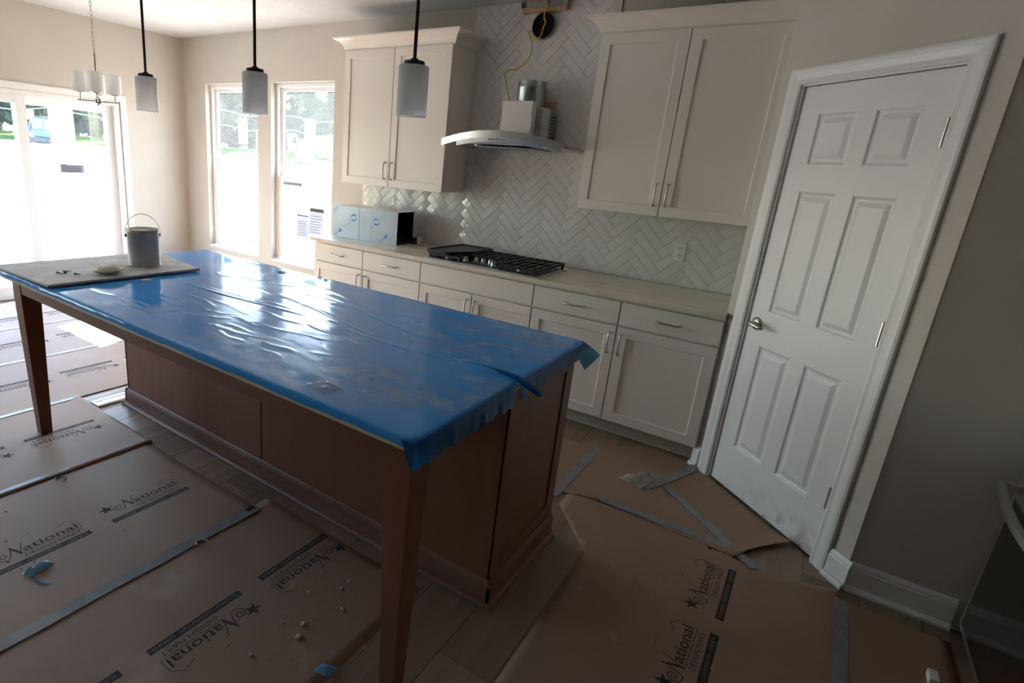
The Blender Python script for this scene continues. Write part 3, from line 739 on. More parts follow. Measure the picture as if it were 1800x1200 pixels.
# flap sticking out at the far right corner and the rolled end of the overlap
fl_ = MB(); g = []
for a in range(7):
    row = []
    for b in range(7):
        s, q = a/6, b/6
        x = IX1-.012+.070*s+.012*q*s; y = IY1-.130+.135*q+.015*s; z = IZ-.003-.022*s*s-.055*s*(1-q)*1.1-.02*s*q+.004*sin(3*q+2*s)
        row.append((x, y, z))
    g.append(row)
fl_.loops(g, closed=False); ob('corner_flap', fl_, 'flap', ft, smooth=True, world=True)
ob('rolled_seam', MB().tube([(-.93, -2.395, IZ+.004), (-.85, -2.394, IZ+.007), (-.74, -2.396, IZ+.010), (-.68, -2.398, IZ+.006), (-.64, -2.402, IZ-.006), (-.592, -2.408, IZ-.022)], [.003, .006, .008, .0095, .011, .010], 12), 'skirt', ft, smooth=True, world=True)

# ------------------------------------------------------------------ things on the island
bz = IZ+.0015
bp4 = [(-3.258, -2.985), (-2.694, -2.966), (-2.671, -2.230), (-3.245, -2.150)]
one('cement_board', MB().extr([(x, y, bz+.006) for x, y in bp4], (0,0,.011)), 'board', 'grey-white dusty sheet of backer board at the island end', 'board', (-2.96, -2.58, bz+.006), bevel=.0015)
bt = bz+.0172
CC = (-2.905, -2.405)
t = thing('paint_can', 'grey metal paint can with wire handle standing on the board', 'paint can', (CC[0], CC[1], bt))
ob('body', MB().lathe([(0, .001), (.079, .001), (.081, .004), (.079, .008), (.079, .168), (.081, .173), (.079, .178)], 48), 'can', t, smooth=.7)
ob('rim', MB().lathe([(.079, .168), (.0805, .180), (.082, .190), (.079, .193), (.074, .190), (.070, .182), (.064, .181)], 48), 'can_rim', t, smooth=True)
ob('lid', MB().lathe([(.0655, .183), (.062, .188), (.058, .184), (0, .185)], 40), 'can', t, smooth=True)
ob('paper_label', MB().lathe([(.0796, .045), (.0798, .046), (.0798, .16), (.0796, .161)], 48), 'white_box', t, smooth=True) if False else None
hv = Vector((.36, .93, 0)).normalized()
for s in (-1, 1):
    e = ob('handle_ear', MB().lathe([(0, 0), (.009, 0), (.008, .006), (0, .008)], 14, ax='x'), 'black', t, smooth=True)
    e.location = hv*s*.0795+Vector((0,0,.158)); e.rotation_euler = (0, 0, math.atan2(hv.y*s, hv.x*s))
ob('wire_handle', MB().tube([tuple(hv*(.0865*cos(a))+Vector((0,0,.158+.112*sin(a)))) for a in [pi*k/24 for k in range(25)]], .0017, 6), 'steel', t, smooth=True)
LC = (-2.797, -2.655)
t = thing('paint_dish', 'shallow cream plastic dish of dried paint lying on the board', 'dish', (LC[0], LC[1], bt))
ob('rim_plate', MB().lathe([(0, .006), (.045, .006), (.06, .012), (.074, .020), (.076, .022), (.074, .0245), (.062, .020), (.05, .020), (0, .0215)], 40), 'dish', t, smooth=True)
lump = MB().lathe([(.052, .018), (.05, .026), (.043, .034), (.03, .037), (0, .036)], 28)
lump.v = [(x, y, z+.004*sin(x*90)*cos(y*70)*(z > .03)) for x, y, z in lump.v]; ob('paint_crust', lump, 'dish', t, smooth=True)
for k, (x, y, a, l) in enumerate([(-2.905, -2.835, .3, .035), (-2.925, -2.80, 1.2, .03), (-2.885, -2.81, 2.2, .026), (-2.84, -2.785, .8, .022)]):
    lab = ['dark screw nearest the front edge of the backer board', 'dark screw standing behind others on the backer board', 'dark screw lying between two others on the backer board', 'short dark screw lying apart from others near the cream dish'][k]
    t = thing('screw', lab, 'screw', (x, y, bt), a, 'screws on the backer board')
    ob('shank', MB().tube([(0, 0, .0045), (l*.6, 0, .004), (l, 0, .003)], [.0025, .0025, .0006], 8), 'black', t, smooth=.6)
    ob('head', MB().lathe([(0, -.003), (.0055, -.003), (.0025, .002), (0, .002)], 12, (0, 0, .0055), ax='x'), 'black', t, smooth=.6)
def crumple(name, mat, label, cat, poly, base, amp, n=9, seed=1, fold=0.):
    rs = random.Random(seed); rows = []
    (ax, ay), (bx_, by), (cx, cy), (dx_, dy_) = poly
    for j in range(n+1):
        row = []
        for i in range(n+1):
            s, q = i/n, j/n
            x = (ax*(1-s)+bx_*s)*(1-q)+(dx_*(1-s)+cx*s)*q; y = (ay*(1-s)+by*s)*(1-q)+(dy_*(1-s)+cy*s)*q
            e = min(1, 6*min(s, 1-s, q, 1-q)+.15)
            row.append((x+rs.uniform(-.002, .002), y+rs.uniform(-.002, .002), base+.0006+amp*rs.random()*e+fold*abs(s-.5)))
        rows.append(row)
    mb = MB().loops(rows, closed=False)
    return one(name, mb, mat, label, cat, (ax, ay, base), smooth=True)
crumple('plastic_bag', 'clear', 'small clear zip bag on the blue film near its front edge', 'plastic bag', [(-1.125, -2.905), (-1.04, -2.92), (-1.015, -2.86), (-1.09, -2.845)], IZ+.001, .010, seed=4)
one('paint_smear', MB().lathe([(0, 0), (.024, 0), (.025, .0006), (0, .001)], 24, (-2.640, -2.545, IZ+.0008)), 'board', 'round tan spot on the blue film beside the backer board', 'stain', (-2.640, -2.545, IZ+.0008))
for k, (x, y) in enumerate([(-2.41, -1.885), (-2.18, -1.815), (-2.12, -1.83)]):
    lab = ['black plastic cable tie on blue film nearest the window', 'dark sliver on the blue film by its far edge, left of two', 'dark sliver on the blue film by its far edge, right of two'][k]
    if k == 0: mb = MB().tube([(x+.018*cos(a)*1.3, y+.018*sin(a), IZ+.004+.003*sin(2*a)) for a in [2*pi*q/16 for q in range(16)]], .0022, 6, closed=True); mb.tube([(x+.02, y, IZ+.004), (x+.035, y+.012, IZ+.003), (x+.05, y+.01, IZ+.003)], .002, 6)
    else: mb = MB().tube([(x-.02, y, IZ+.003), (x, y+.003, IZ+.0045), (x+.022, y+.001, IZ+.003)], [.001, .004, .001], 6)
    one('cable_tie' if k == 0 else 'plastic_sliver', mb, 'mach_dark', lab, 'scrap', (x, y, IZ+.001))
for k in range(9):
    x, y = rr_.uniform(-1.5, -.75), rr_.uniform(-2.85, -1.95); r = rr_.uniform(.003, .006)
    mb = MB().lathe([(0, 0), (r, 0), (r*.8, r*.5), (0, r*.7)], 6, (x, y, IZ+.003)); mb.v = [(a+rr_.uniform(-.001, .001), b+rr_.uniform(-.001, .001), c) for a, b, c in mb.v]
    one('plaster_crumb', mb, 'plaster', 'tiny pale plaster crumb on the dusty end of the blue film', 'crumb', (x, y, IZ+.003), 'plaster crumbs on the film')

# ------------------------------------------------------------------ cooktop, griddle
CX0, CX1, CY0, CY1, CZ = -2.302, -1.408, -.648, -.150, .9145
ck = thing('gas_cooktop', 'stainless gas cooktop with black cast-iron grates set in the worktop', 'cooktop', (-1.855, -.40, CZ))
ob('tray', MB().box(CX0, CX1, CY0, CY1, CZ, CZ+.007), 'steel', ck, bevel=.003, world=True)
ob('burner_well', MB().box(CX0+.025, CX1-.02, CY0+.035, CY1-.02, CZ+.0065, CZ+.0085), 'iron', ck, world=True)
for (x, y, r) in [(-2.15, -.53, .035), (-2.15, -.27, .045), (-1.855, -.36, .055), (-1.57, -.52, .045), (-1.57, -.27, .04)]:
    b = ob('burner', MB().lathe([(0, .0), (r, .0), (r, .010), (r*.8, .016), (0, .016)], 26, (x, y, CZ+.008)), 'steel', ck, smooth=.6, world=True)
    ob('burner_cap', MB().lathe([(0, .016), (r*.85, .016), (r*.85, .022), (r*.6, .026), (0, .027)], 26, (x, y, CZ+.008)), 'iron', b, smooth=.6, world=True)
for (x, y) in [(-2.008, -.542), (-1.950, -.492), (-1.893, -.490), (-1.836, -.490), (-1.780, -.552)]:
    b = ob('knob', MB().lathe([(0, 0), (.023, 0), (.023, .004), (.018, .006), (.0165, .026), (.015, .029), (0, .029)], 22, (x, y, CZ+.007)), 'steel', ck, smooth=.6, world=True)
    ob('knob_grip', MB().box(x-.004, x+.004, y-.016, y+.016, CZ+.034, CZ+.042), 'steel', b, bevel=.0015, world=True)
def grate(x0, x1, y0, y1, cut=None, z=.965):
    mb = MB(); w2 = .006; h = .016
    def bar(ax, ay, bx_, by, zz=z, hh=h):
        if abs(bx_-ax) > abs(by-ay): mb.box(min(ax, bx_), max(ax, bx_), ay-w2, ay+w2, zz-hh, zz)
        else: mb.box(ax-w2, ax+w2, min(ay, by), max(ay, by), zz-hh, zz)
    if cut:
        bar(x0, cut, x1, cut)
    else: bar(x0, y0, x1, y0)
    yb = cut or y0
    bar(x0, y1, x1, y1); bar(x0+w2, yb, x0+w2, y1); bar(x1-w2, yb, x1-w2, y1)
    n = 5
    for k in range(1, n): x = x0+(x1-x0)*k/n; bar(x, yb, x, y1, z-.001, .013)
    for q in (.33, .66): bar(x0, yb+(y1-yb)*q, x1, yb+(y1-yb)*q, z-.002, .012)
    for fx in (x0+.01, x1-.01):
        for fy in (yb+.01, y1-.01): mb.box(fx-.008, fx+.008, fy-.008, fy+.008, CZ+.008, z-.01)
    if not cut or True:
        bar(x0, yb, x1, yb, CZ+.018, .008) if False else None
    return mb
ob('grate', grate(-2.285, -2.02, -.61, -.165, z=.955), 'iron', ck, bevel=.0015, seg=1, world=True)
ob('grate', grate(-2.012, -1.70, -.61, -.165, cut=-.455), 'iron', ck, bevel=.0015, seg=1, world=True)
gr = grate(-1.692, -1.42, -.635, -.165); gr.box(-1.692, -1.42, -.640, -.628, CZ+.010, CZ+.022); ob('grate', gr, 'iron', ck, bevel=.0015, seg=1, world=True)
gz = .956
gp = [(-2.302, -.612), (-2.135, -.612), (-2.10, -.56), (-2.04, -.43), (-2.022, -.40), (-2.022, -.118), (-2.302, -.118)]
t = thing('griddle_plate', 'black cast-iron griddle plate resting on the left cooktop grate', 'griddle', (-2.16, -.36, gz))
ob('plate', MB().extr([(x, y, gz) for x, y in gp], (0,0,.012)), 'iron', t, bevel=.002, world=True)
rim = MB(); cen = Vector((-2.165, -.36))
o1 = [Vector(p) for p in gp]; i1 = [p+(cen-p).normalized()*.014 for p in o1]
rim.loops([[(p.x, p.y, gz+.011) for p in o1], [(p.x, p.y, gz+.021) for p in o1], [(p.x, p.y, gz+.021) for p in i1], [(p.x, p.y, gz+.012) for p in i1]])
ob('raised_rim', rim, 'iron', t, bevel=.001, seg=1, world=True)
# small black adapter on the counter
t = thing('plug_adapter', 'small black electrical box with pale side beside the steel chimney cover', 'adapter', (-2.735, -.13, .9145))
ob('body', MB().box(-2.775, -2.715, -.165, -.115, .9145, .965), 'mach_dark', t, bevel=.004, world=True)
ob('side_plate', MB().box(-2.7148, -2.708, -.168, -.112, .9145, .972), 'white_box', t, bevel=.001, world=True)
for k in range(3): ob('terminal', MB().lathe([(0, 0), (.006, 0), (.006, .004), (0, .004)], 12, (-2.762+.017*k, -.166, .94), ax='y'), 'galv', t, world=True)

# steel chimney cover lying on its side, protective film on it
CA = .09; cm = Matrix.Translation((-3.425, -.440, .9145)) @ Matrix.Rotation(CA, 4, 'Z')
t = thing('chimney_cover', 'steel range hood chimney cover in printed film lying on the counter', 'hood cover', (-3.425, -.440, .9145), CA)
LL, DD, HH = .662, .27, .262
ob('front_sheet', MB().box(0, LL, 0, .0012, 0, HH), 'pfilm', t); ob('top_sheet', MB().box(0, LL, .0012, DD, HH-.0012, HH), 'steel', t)
ob('bottom_sheet', MB().box(0, LL, .0012, DD, 0, .0012), 'steel', t); ob('back_flange', MB().box(0, LL, DD-.0012, DD, .0012, .03), 'steel', t)
ob('shade_lining', MB().box(.01, LL-.012, .004, .0052, .004, HH-.004).box(.01, LL-.012, .0052, DD-.004, HH-.006, HH-.004).box(.01, LL-.012, DD-.0065, DD-.005, .03, HH-.006).box(.004, .008, .004, DD-.004, .004, HH-.004), 'dark_in', t)  # added black lining stands in for the shade in the hollow cover
pr = MB(); yv = -.0004
def ring2(cx, cz, r, w_, a0=0, a1=2*pi, n=20):
    vs = []; 
    for k in range(n+1):
        a = a0+(a1-a0)*k/n; vs += [(cx+(r-w_)*cos(a), yv, cz+(r-w_)*sin(a)), (cx+r*cos(a), yv, cz+r*sin(a))]
    pr.add(vs, [(2*k, 2*k+1, 2*k+3, 2*k+2) for k in range(n)])
def barp(x0, z0, x1, z1, w_):
    d = Vector((x1-x0, z1-z0)).normalized(); n = Vector((-d.y, d.x))*w_/2
    pr.add([(x0-n.x, yv, z0-n.y), (x1-n.x, yv, z1-n.y), (x1+n.x, yv, z1+n.y), (x0+n.x, yv, z0+n.y)], [(0,1,2,3)])
def mark(cx, cz, up):
    ring2(cx, cz, .031, .013, .5, pi-.1); ring2(cx, cz, .031, .013, pi+.5, 2*pi-.1)
    for k in range(9):     # slanted line of small lettering beside the emblem
        q = .032+.0085*k; s = -1 if not up else 1
        barp(cx+s*q-.003, cz+s*q*.9-.004, cx+s*q+.003, cz+s*q*.9+.004, .0035)
def tri(cx, cz, r): pr.add([(cx-r, yv, cz-r*.4), (cx+r*.2, yv, cz-r), (cx+r, yv, cz+r*.3), (cx-r*.2, yv, cz+r)], [(0,1,2,3)])
mark(.225, .175, False); mark(.455, .165, True)
tri(.085, .055, .018); tri(.418, .118, .011); tri(.557, .060, .018)
barp(.055, .035, .075, .05, .006); barp(.03, .012, .05, .028, .008); barp(.525, .030, .548, .048, .006); barp(.50, .010, .52, .026, .008)
barp(.002, .205, .05, .255, .008); barp(.012, .19, .07, .25, .004)
barp(.282, .001, .282, HH-.001, .0035); barp(.402, .001, .402, HH-.001, .0025)
ob('printed_marks', pr, 'film_blue_print', t, fixn=False)

# ------------------------------------------------------------------ range hood, not yet boxed in
HC = -1.888
hdx = .457
def hz_(x): return 1.722+.066*(1-((x-HC)/hdx)**2)
hood = thing('range_hood', 'half-installed stainless range hood with curved canopy and bare motor box', 'range hood', (HC, 0, 1.72))
n = 28; XS_ = [HC-hdx+2*hdx*k/n for k in range(n+1)]
def yfr(x): return -.47-.045*(1-((x-HC)/hdx)**2)
r1 = [(x, -.0145, hz_(x)-.016) for x in XS_]; r2 = [(x, yfr(x), hz_(x)-.016) for x in XS_]; r3 = [(x, yfr(x)-.003, hz_(x)+.004) for x in XS_]; r4 = [(x, -.0145, hz_(x)) for x in XS_]
ob('canopy', MB().loops([r1, [(x, y+.02, z) for x, y, z in r2], [(x, y+.02, z+.013) for x, y, z in r2], r4], closed=False).add([r1[0], (r2[0][0], r2[0][1]+.02, r2[0][2]), (r2[0][0], r2[0][1]+.02, r2[0][2]+.013), r4[0]], [(0,1,2,3)]).add([r1[-1], (r2[-1][0], r2[-1][1]+.02, r2[-1][2]), (r2[-1][0], r2[-1][1]+.02, r2[-1][2]+.013), r4[-1]], [(0,1,2,3)]), 'steel', hood, smooth=.6, world=True)
fb = MB().loops([[(x, y+.02, z-.002) for x, y, z in r2], [(x, y, z-.004) for x, y, z in r2], [(x, y, z+.022) for x, y, z in r3], [(x, y+.02, z+.022) for x, y, z in r3]], closed=False)
fb.add([(r2[0][0], r2[0][1]+.02, r2[0][2]-.002), (r2[0][0], r2[0][1], r2[0][2]-.004), (r3[0][0], r3[0][1], r3[0][2]+.022), (r3[0][0], r3[0][1]+.02, r3[0][2]+.022)], [(0,1,2,3)])
fb.add([(r2[-1][0], r2[-1][1]+.02, r2[-1][2]-.002), (r2[-1][0], r2[-1][1], r2[-1][2]-.004), (r3[-1][0], r3[-1][1], r3[-1][2]+.022), (r3[-1][0], r3[-1][1]+.02, r3[-1][2]+.022)], [(0,1,2,3)])
ob('front_band', fb, 'steel', hood, smooth=.6, world=True)
ob('underside_body', MB().extr([(HC-.36, -.42, 1.728), (HC+.36, -.42, 1.728), (HC+.30, -.03, 1.712), (HC-.30, -.03, 1.712)], (0, 0, .03)), 'steel', hood, bevel=.004, world=True)
cp = ob('control_panel', MB().loops([[(x, yfr(x)+.018, hz_(x)-.048+.5*(1-((x-HC)/.36)**2)*0) for x in XS_ if abs(x-HC) < .34], [(x, yfr(x)+.012, hz_(x)-.019) for x in XS_ if abs(x-HC) < .34]], closed=False), 'steel', hood, world=True)
for k in range(5):
    x = HC-.055+.0275*k; ob('button', MB().lathe([(0, -.006), (.0065, -.006), (.0065, 0), (0, 0)], 12, (x, yfr(x)+.014, hz_(x)-.032), ax='y'), 'nickel', cp, smooth=.6, world=True)
for x in (HC-.25, HC+.25): ob('lamp', MB().lathe([(0, 0), (.026, 0), (.028, .004), (.03, .012)], 20, (x, -.30, 1.716)), 'white_pl', hood, smooth=True, world=True)
for x in (HC-.11, HC+.11): ob('grease_filter', MB().box(x-.105, x+.105, -.38, -.08, 1.708, 1.715), 'galv', hood, bevel=.002, world=True)
ob('motor_box', MB().box(-1.985, -1.757, -.285, -.215, 1.812, 2.022), 'white_box', hood, bevel=.003, world=True)
ob('box_flange', MB().box(-1.780, -1.752, -.287, -.2855, 1.84, 1.918), 'white_box', hood, world=True)
ob('blower_housing', MB().extr([(-1.985, -.214, 1.772), (-1.71, -.214, 1.772), (-1.675, -.16, 1.772), (-1.675, -.03, 1.772), (-2.0, -.03, 1.772)], (0, 0, .215)), 'galv', hood, bevel=.003, world=True)
vb = MB()
for k in range(7): vb.box(-1.6745, -1.6725, -.135, -.05, 1.80+.022*k, 1.808+.022*k)
ob('vent_slots', vb, 'dark_in', hood, world=True)
ob('duct_collar', MB().lathe([(.098, 1.985), (.098, 2.112), (.1005, 2.116), (.1005, 2.122), (.098, 2.126), (.098, 2.158), (.096, 2.158), (.096, 2.0)], 40, (-1.840, -.150, 0)), 'galv', hood, smooth=.6, world=True)
for a in (-2.0, -.6): ob('rivet', MB().lathe([(0, -.003), (.004, -.003), (.004, .002), (0, .003)], 8, (-1.840+.098*cos(a), -.150+.098*sin(a), 2.140), ax='y'), 'dark_in', hood, world=True)
one('mounting_board', MB().box(-1.99, -1.702, -.0265, -.0135, 1.80, 2.045), 'raw_wood', 'bare plywood board behind the range hood motor', 'board', (-1.85, -.02, 1.775))
# duct in the wall, bracket, cable
t = thing('wall_duct', 'round open duct pipe with painted dark depth coming out of the tiled wall', 'duct', (VC[0], 0, VC[1]-.085))
ob('pipe', MB().lathe([(.083, .0), (.083, -.045), (.0815, -.047), (.080, -.045), (.080, .0), (.079, .0)], 36, (VC[0], 0, VC[1]), ax='y'), 'galv', t, smooth=.6, world=True)
ob('duct_shade_disc', MB().lathe([(0, -.014), (.079, -.014), (.079, -.012)], 36, (VC[0], 0, VC[1]), ax='y'), 'void', t, world=True)  # black disc before the wall stands in for the shade inside the duct
ob('pipe_lining', MB().lathe([(.0795, -.044), (.0793, -.015)], 36, (VC[0], 0, VC[1]), ax='y'), 'oven_glass', t, smooth=True, world=True)
t = thing('mounting_bracket', 'perforated metal bracket screwed to a wood block above the duct', 'bracket', (-1.875, 0, 2.615))
ob('wood_block', MB().box(-2.035, -1.708, -.050, -.0125, 2.622, 2.700), 'raw_wood', t, bevel=.002, world=True)
ob('metal_strip', MB().box(-2.043, -1.706, -.0525, -.0505, 2.652, 2.688), 'galv', t, world=True)
ob('strip_end', MB().box(-2.043, -2.012, -.056, -.0526, 2.651, 2.689), 'mach_dark', t, bevel=.001, world=True)
for k in range(7): ob('hole', MB().lathe([(0, -.0531), (.0035, -.0531), (.0035, -.0526)], 10, (-1.99+.042*k, 0, 2.668), ax='y'), 'white_pl' if k != 3 else 'dark_in', t, world=True)
W_ = [(-1.876, -.055, 2.700), (-1.843, -.075, 2.668), (-1.838, -.075, 2.647), (-1.853, -.07, 2.61), (-1.857, -.06, 2.575), (-1.846, -.055, 2.551), (-1.858, -.055, 2.521), (-1.865, -.06, 2.47), (-1.886, -.06, 2.453), (-1.921, -.06, 2.461), (-1.946, -.06, 2.499), (-1.958, -.058, 2.503), (-1.952, -.055, 2.463), (-1.936, -.05, 2.438), (-1.929, -.05, 2.369), (-1.941, -.055, 2.329), (-1.975, -.06, 2.29), (-2.01, -.07, 2.262), (-2.05, -.09, 2.252), (-2.085, -.10, 2.236), (-2.090, -.10, 2.205), (-2.078, -.10, 2.177), (-2.062, -.10, 2.12), (-2.035, -.11, 2.06), (-2.005, -.12, 1.99)]
def smooth_path(P, n=4):
    out = []; P = [Vector(p) for p in P]
    for i in range(len(P)-1):
        p0, p1, p2, p3 = P[max(0, i-1)], P[i], P[i+1], P[min(len(P)-1, i+2)]
        for k in range(n):
            s = k/n; out.append(.5*((2*p1)+(p2-p0)*s+(2*p0-5*p1+4*p2-p3)*s*s+(3*p1-p0-3*p2+p3)*s**3))
    return out+[P[-1]]
one('power_cable', MB().tube(smooth_path(W_), .0048, 8), 'wire', 'yellow electrical cable dangling from the bracket to the range hood', 'cable', (-1.93, -.06, 1.99), smooth=True)

# ------------------------------------------------------------------ pendants and chandelier
def pendant():
    t = thing('pendant_lamp', 'x', 'pendant lamp', (0, 0, 0), group='pendants over the island')
    ob('canopy', MB().lathe([(0, CH-.0005), (.06, CH-.0005), (.06, CH-.02), (.02, CH-.026), (0, CH-.026)], 28), 'black', t, smooth=.6)
    ob('rod', MB().lathe([(.0062, 1.89), (.0062, CH-.02)], 12), 'black', t, smooth=True)
    ob('cap', MB().lathe([(0, 1.900), (.012, 1.900), (.014, 1.893), (.033, 1.892), (.035, 1.888), (.035, 1.878), (0, 1.878)], 32), 'black', t, smooth=.6)
    ob('shade', MB().lathe([(.012, 1.878), (.046, 1.878), (.0495, 1.8765), (.0505, 1.872), (.0505, 1.722), (.0480, 1.722), (.0480, 1.725)], 40), 'shade', t, smooth=.7)
    ob('bulb_holder', MB().lathe([(0, 1.874), (.016, 1.874), (.016, 1.82), (0, 1.82)], 16), 'white_pl', t, smooth=.6)
    return t
p0 = pendant()
for k, (x, lab) in enumerate([(-2.825, 'black rod pendant with white cylinder shade nearest the sliding door'), (-2.003, 'black rod pendant with white cylinder shade in front of windows'), (-1.194, 'black rod pendant with white cylinder shade before the left wall cabinet')]):
    p = p0 if k == 0 else copy_tree(p0)
    p.location = (x, -2.38, 0); p['label'] = lab
HX, HY, HZ = -4.364, -1.872, 1.826
ch = thing('chandelier', 'brushed nickel chandelier with four frosted glass cylinder shades on a chain', 'chandelier', (HX, HY, HZ))
e1 = Vector((.493, .87, 0)); e2 = Vector((.87, -.493, 0))
ob('hub', MB().lathe([(0, -.028), (.008, -.026), (.010, -.018), (.024, -.014), (.026, 0), (.024, .014), (.012, .018), (.008, .03), (.006, .03), (.006, .30), (.009, .302), (.009, .31), (0, .312)], 22), 'nickel', ch, smooth=.6)
for e in (e1, -e1, e2, -e2):
    ob('arm', MB().tube([e*.015, e*.128], .0055, 10), 'nickel', ch, smooth=.7)
    c = e*.108
    ob('stem', MB().lathe([(.0045, 0), (.0045, .045), (.03, .047), (.03, .052), (0, .052)], 18, c), 'nickel', ch, smooth=.6)
    ob('shade', MB().lathe([(.01, .053), (.041, .053), (.0435, .056), (.0445, .062), (.0445, .185), (.0425, .185), (.0425, .182)], 30, c), 'shade', ch, smooth=.7)
    ob('candle_socket', MB().lathe([(0, .053), (.012, .053), (.012, .12), (0, .12)], 12, c), 'white_pl', ch, smooth=.6)
cl = MB(); z = .325; k = 0
while z < CH-HZ-.03:
    q = []
    for a in [2*pi*i/14 for i in range(14)]:
        u, v = .0085*cos(a), .017*sin(a); q.append((u, 0, z+v) if k % 2 == 0 else (0, u, z+v))
    cl.tube(q, .0018, 5, closed=True); z += .0268; k += 1
ob('chain', cl, 'nickel', ch, smooth=True)
ob('ceiling_canopy', MB().lathe([(0, CH-HZ-.0005), (.06, CH-HZ-.0005), (.058, CH-HZ-.012), (.03, CH-HZ-.024), (.008, CH-HZ-.028), (0, CH-HZ-.04)], 28), 'nickel', ch, smooth=.6)

# ------------------------------------------------------------------ range at the right
OX, OY1, OY0 = .745, -1.362, -2.122
ov = thing('oven_range', 'stainless oven range with black glass door at the right edge', 'oven', (1.07, -1.742, 0))
ob('body', MB().box(OX+.045, 1.40, OY0+.004, OY1-.004, .055, .905), 'steel', ov, bevel=.003, world=True)
for (fx, fy) in ((.83, OY0+.06), (.83, OY1-.06), (1.35, OY0+.06), (1.35, OY1-.06)): ob('foot', MB().lathe([(0, .001), (.02, .001), (.02, .056), (0, .056)], 14, (fx, fy, 0)), 'black', ov, world=True)
mb = MB(); frame_rect(mb, OY0+.004, OY1-.001, .072, .722, .016, OX, OX+.042, 'y', wz=.014)
mb.box(OX, OX+.042, OY0+.02, OY1-.017, .62, .708)
dv = ob('oven_door', mb, 'steel', ov, bevel=.002, world=True)
ob('glass', MB().box(OX+.002, OX+.03, OY0+.020, OY1-.017, .086, .620), 'oven_glass', dv, world=True)
hp = []
for k in range(19):
    s = k/18; hp.append((OX-.038-.030*sin(pi*s), OY1-.035+(OY0-OY1+.07)*s, .664))
hb = MB().loops([[(x, y, z+.017), (x-.016, y, z+.012), (x-.018, y, z-.010), (x, y, z-.017)] for x, y, z in hp], cap0=True, cap1=True)
ob('door_handle', hb, 'steel', dv, bevel=.003, world=True)
for yy in (OY1-.045, OY0+.045): ob('handle_post', MB().box(OX-.04, OX+.002, yy-.012, yy+.012, .650, .678), 'steel', dv, bevel=.003, world=True)
ob('control_panel', MB().extr([(OX+.005, OY0+.002, .735), (OX+.045, OY0+.002, .735), (OX+.09, OY0+.002, .915), (OX+.03, OY0+.002, .90)], (0, OY1-OY0-.004, 0)), 'steel', ov, bevel=.003, world=True)
for k in range(5): ob('knob', MB().lathe([(0, -.03), (.02, -.03), (.023, 0), (.026, .002), (0, .01)], 20, (OX+.010, OY1-.10-.14*k, .82), ax='x'), 'steel', ov, smooth=.6, world=True)
ob('hob_top', MB().box(OX+.06, 1.40, OY0+.003, OY1-.003, .906, .918), 'oven_glass', ov, bevel=.003, world=True)
ob('bottom_drawer', MB().box(OX+.012, OX+.046, OY0+.01, OY1-.006, .056, .070), 'black', ov, world=True)
one('white_block', MB().box(.640, .668, -1.70, -1.645, .0035, .030), 'white_pl', 'small white plastic block on floor in front of the oven', 'block', (.654, -1.67, .0035), bevel=.004)

# ------------------------------------------------------------------ floor paper with its print
def text_mb(body, width, x, y, shear=0, z=0.):
    cu = bpy.data.curves.new('t', 'FONT'); cu.body = body; cu.size = 1; cu.resolution_u = 2; cu.shear = shear; cu.offset = .008 if body == 'ational' else 0.
    o = bpy.data.objects.new('t', cu); C.objects.link(o); bpy.context.view_layer.update()
    dg = bpy.context.evaluated_depsgraph_get(); me = bpy.data.meshes.new_from_object(o.evaluated_get(dg))
    xs_ = [v.co.x for v in me.vertices]; ys_ = [v.co.y for v in me.vertices]; k = width[0]/(max(xs_)-min(xs_)); ky = width[1]/(max(ys_)-min(0, min(ys_)))
    mb = MB().add([((v.co.x-min(xs_))*k+x, v.co.y*ky+y, z) for v in me.vertices], [tuple(p.vertices) for p in me.polygons])
    bpy.data.objects.remove(o); bpy.data.curves.remove(cu); bpy.data.meshes.remove(me); return mb
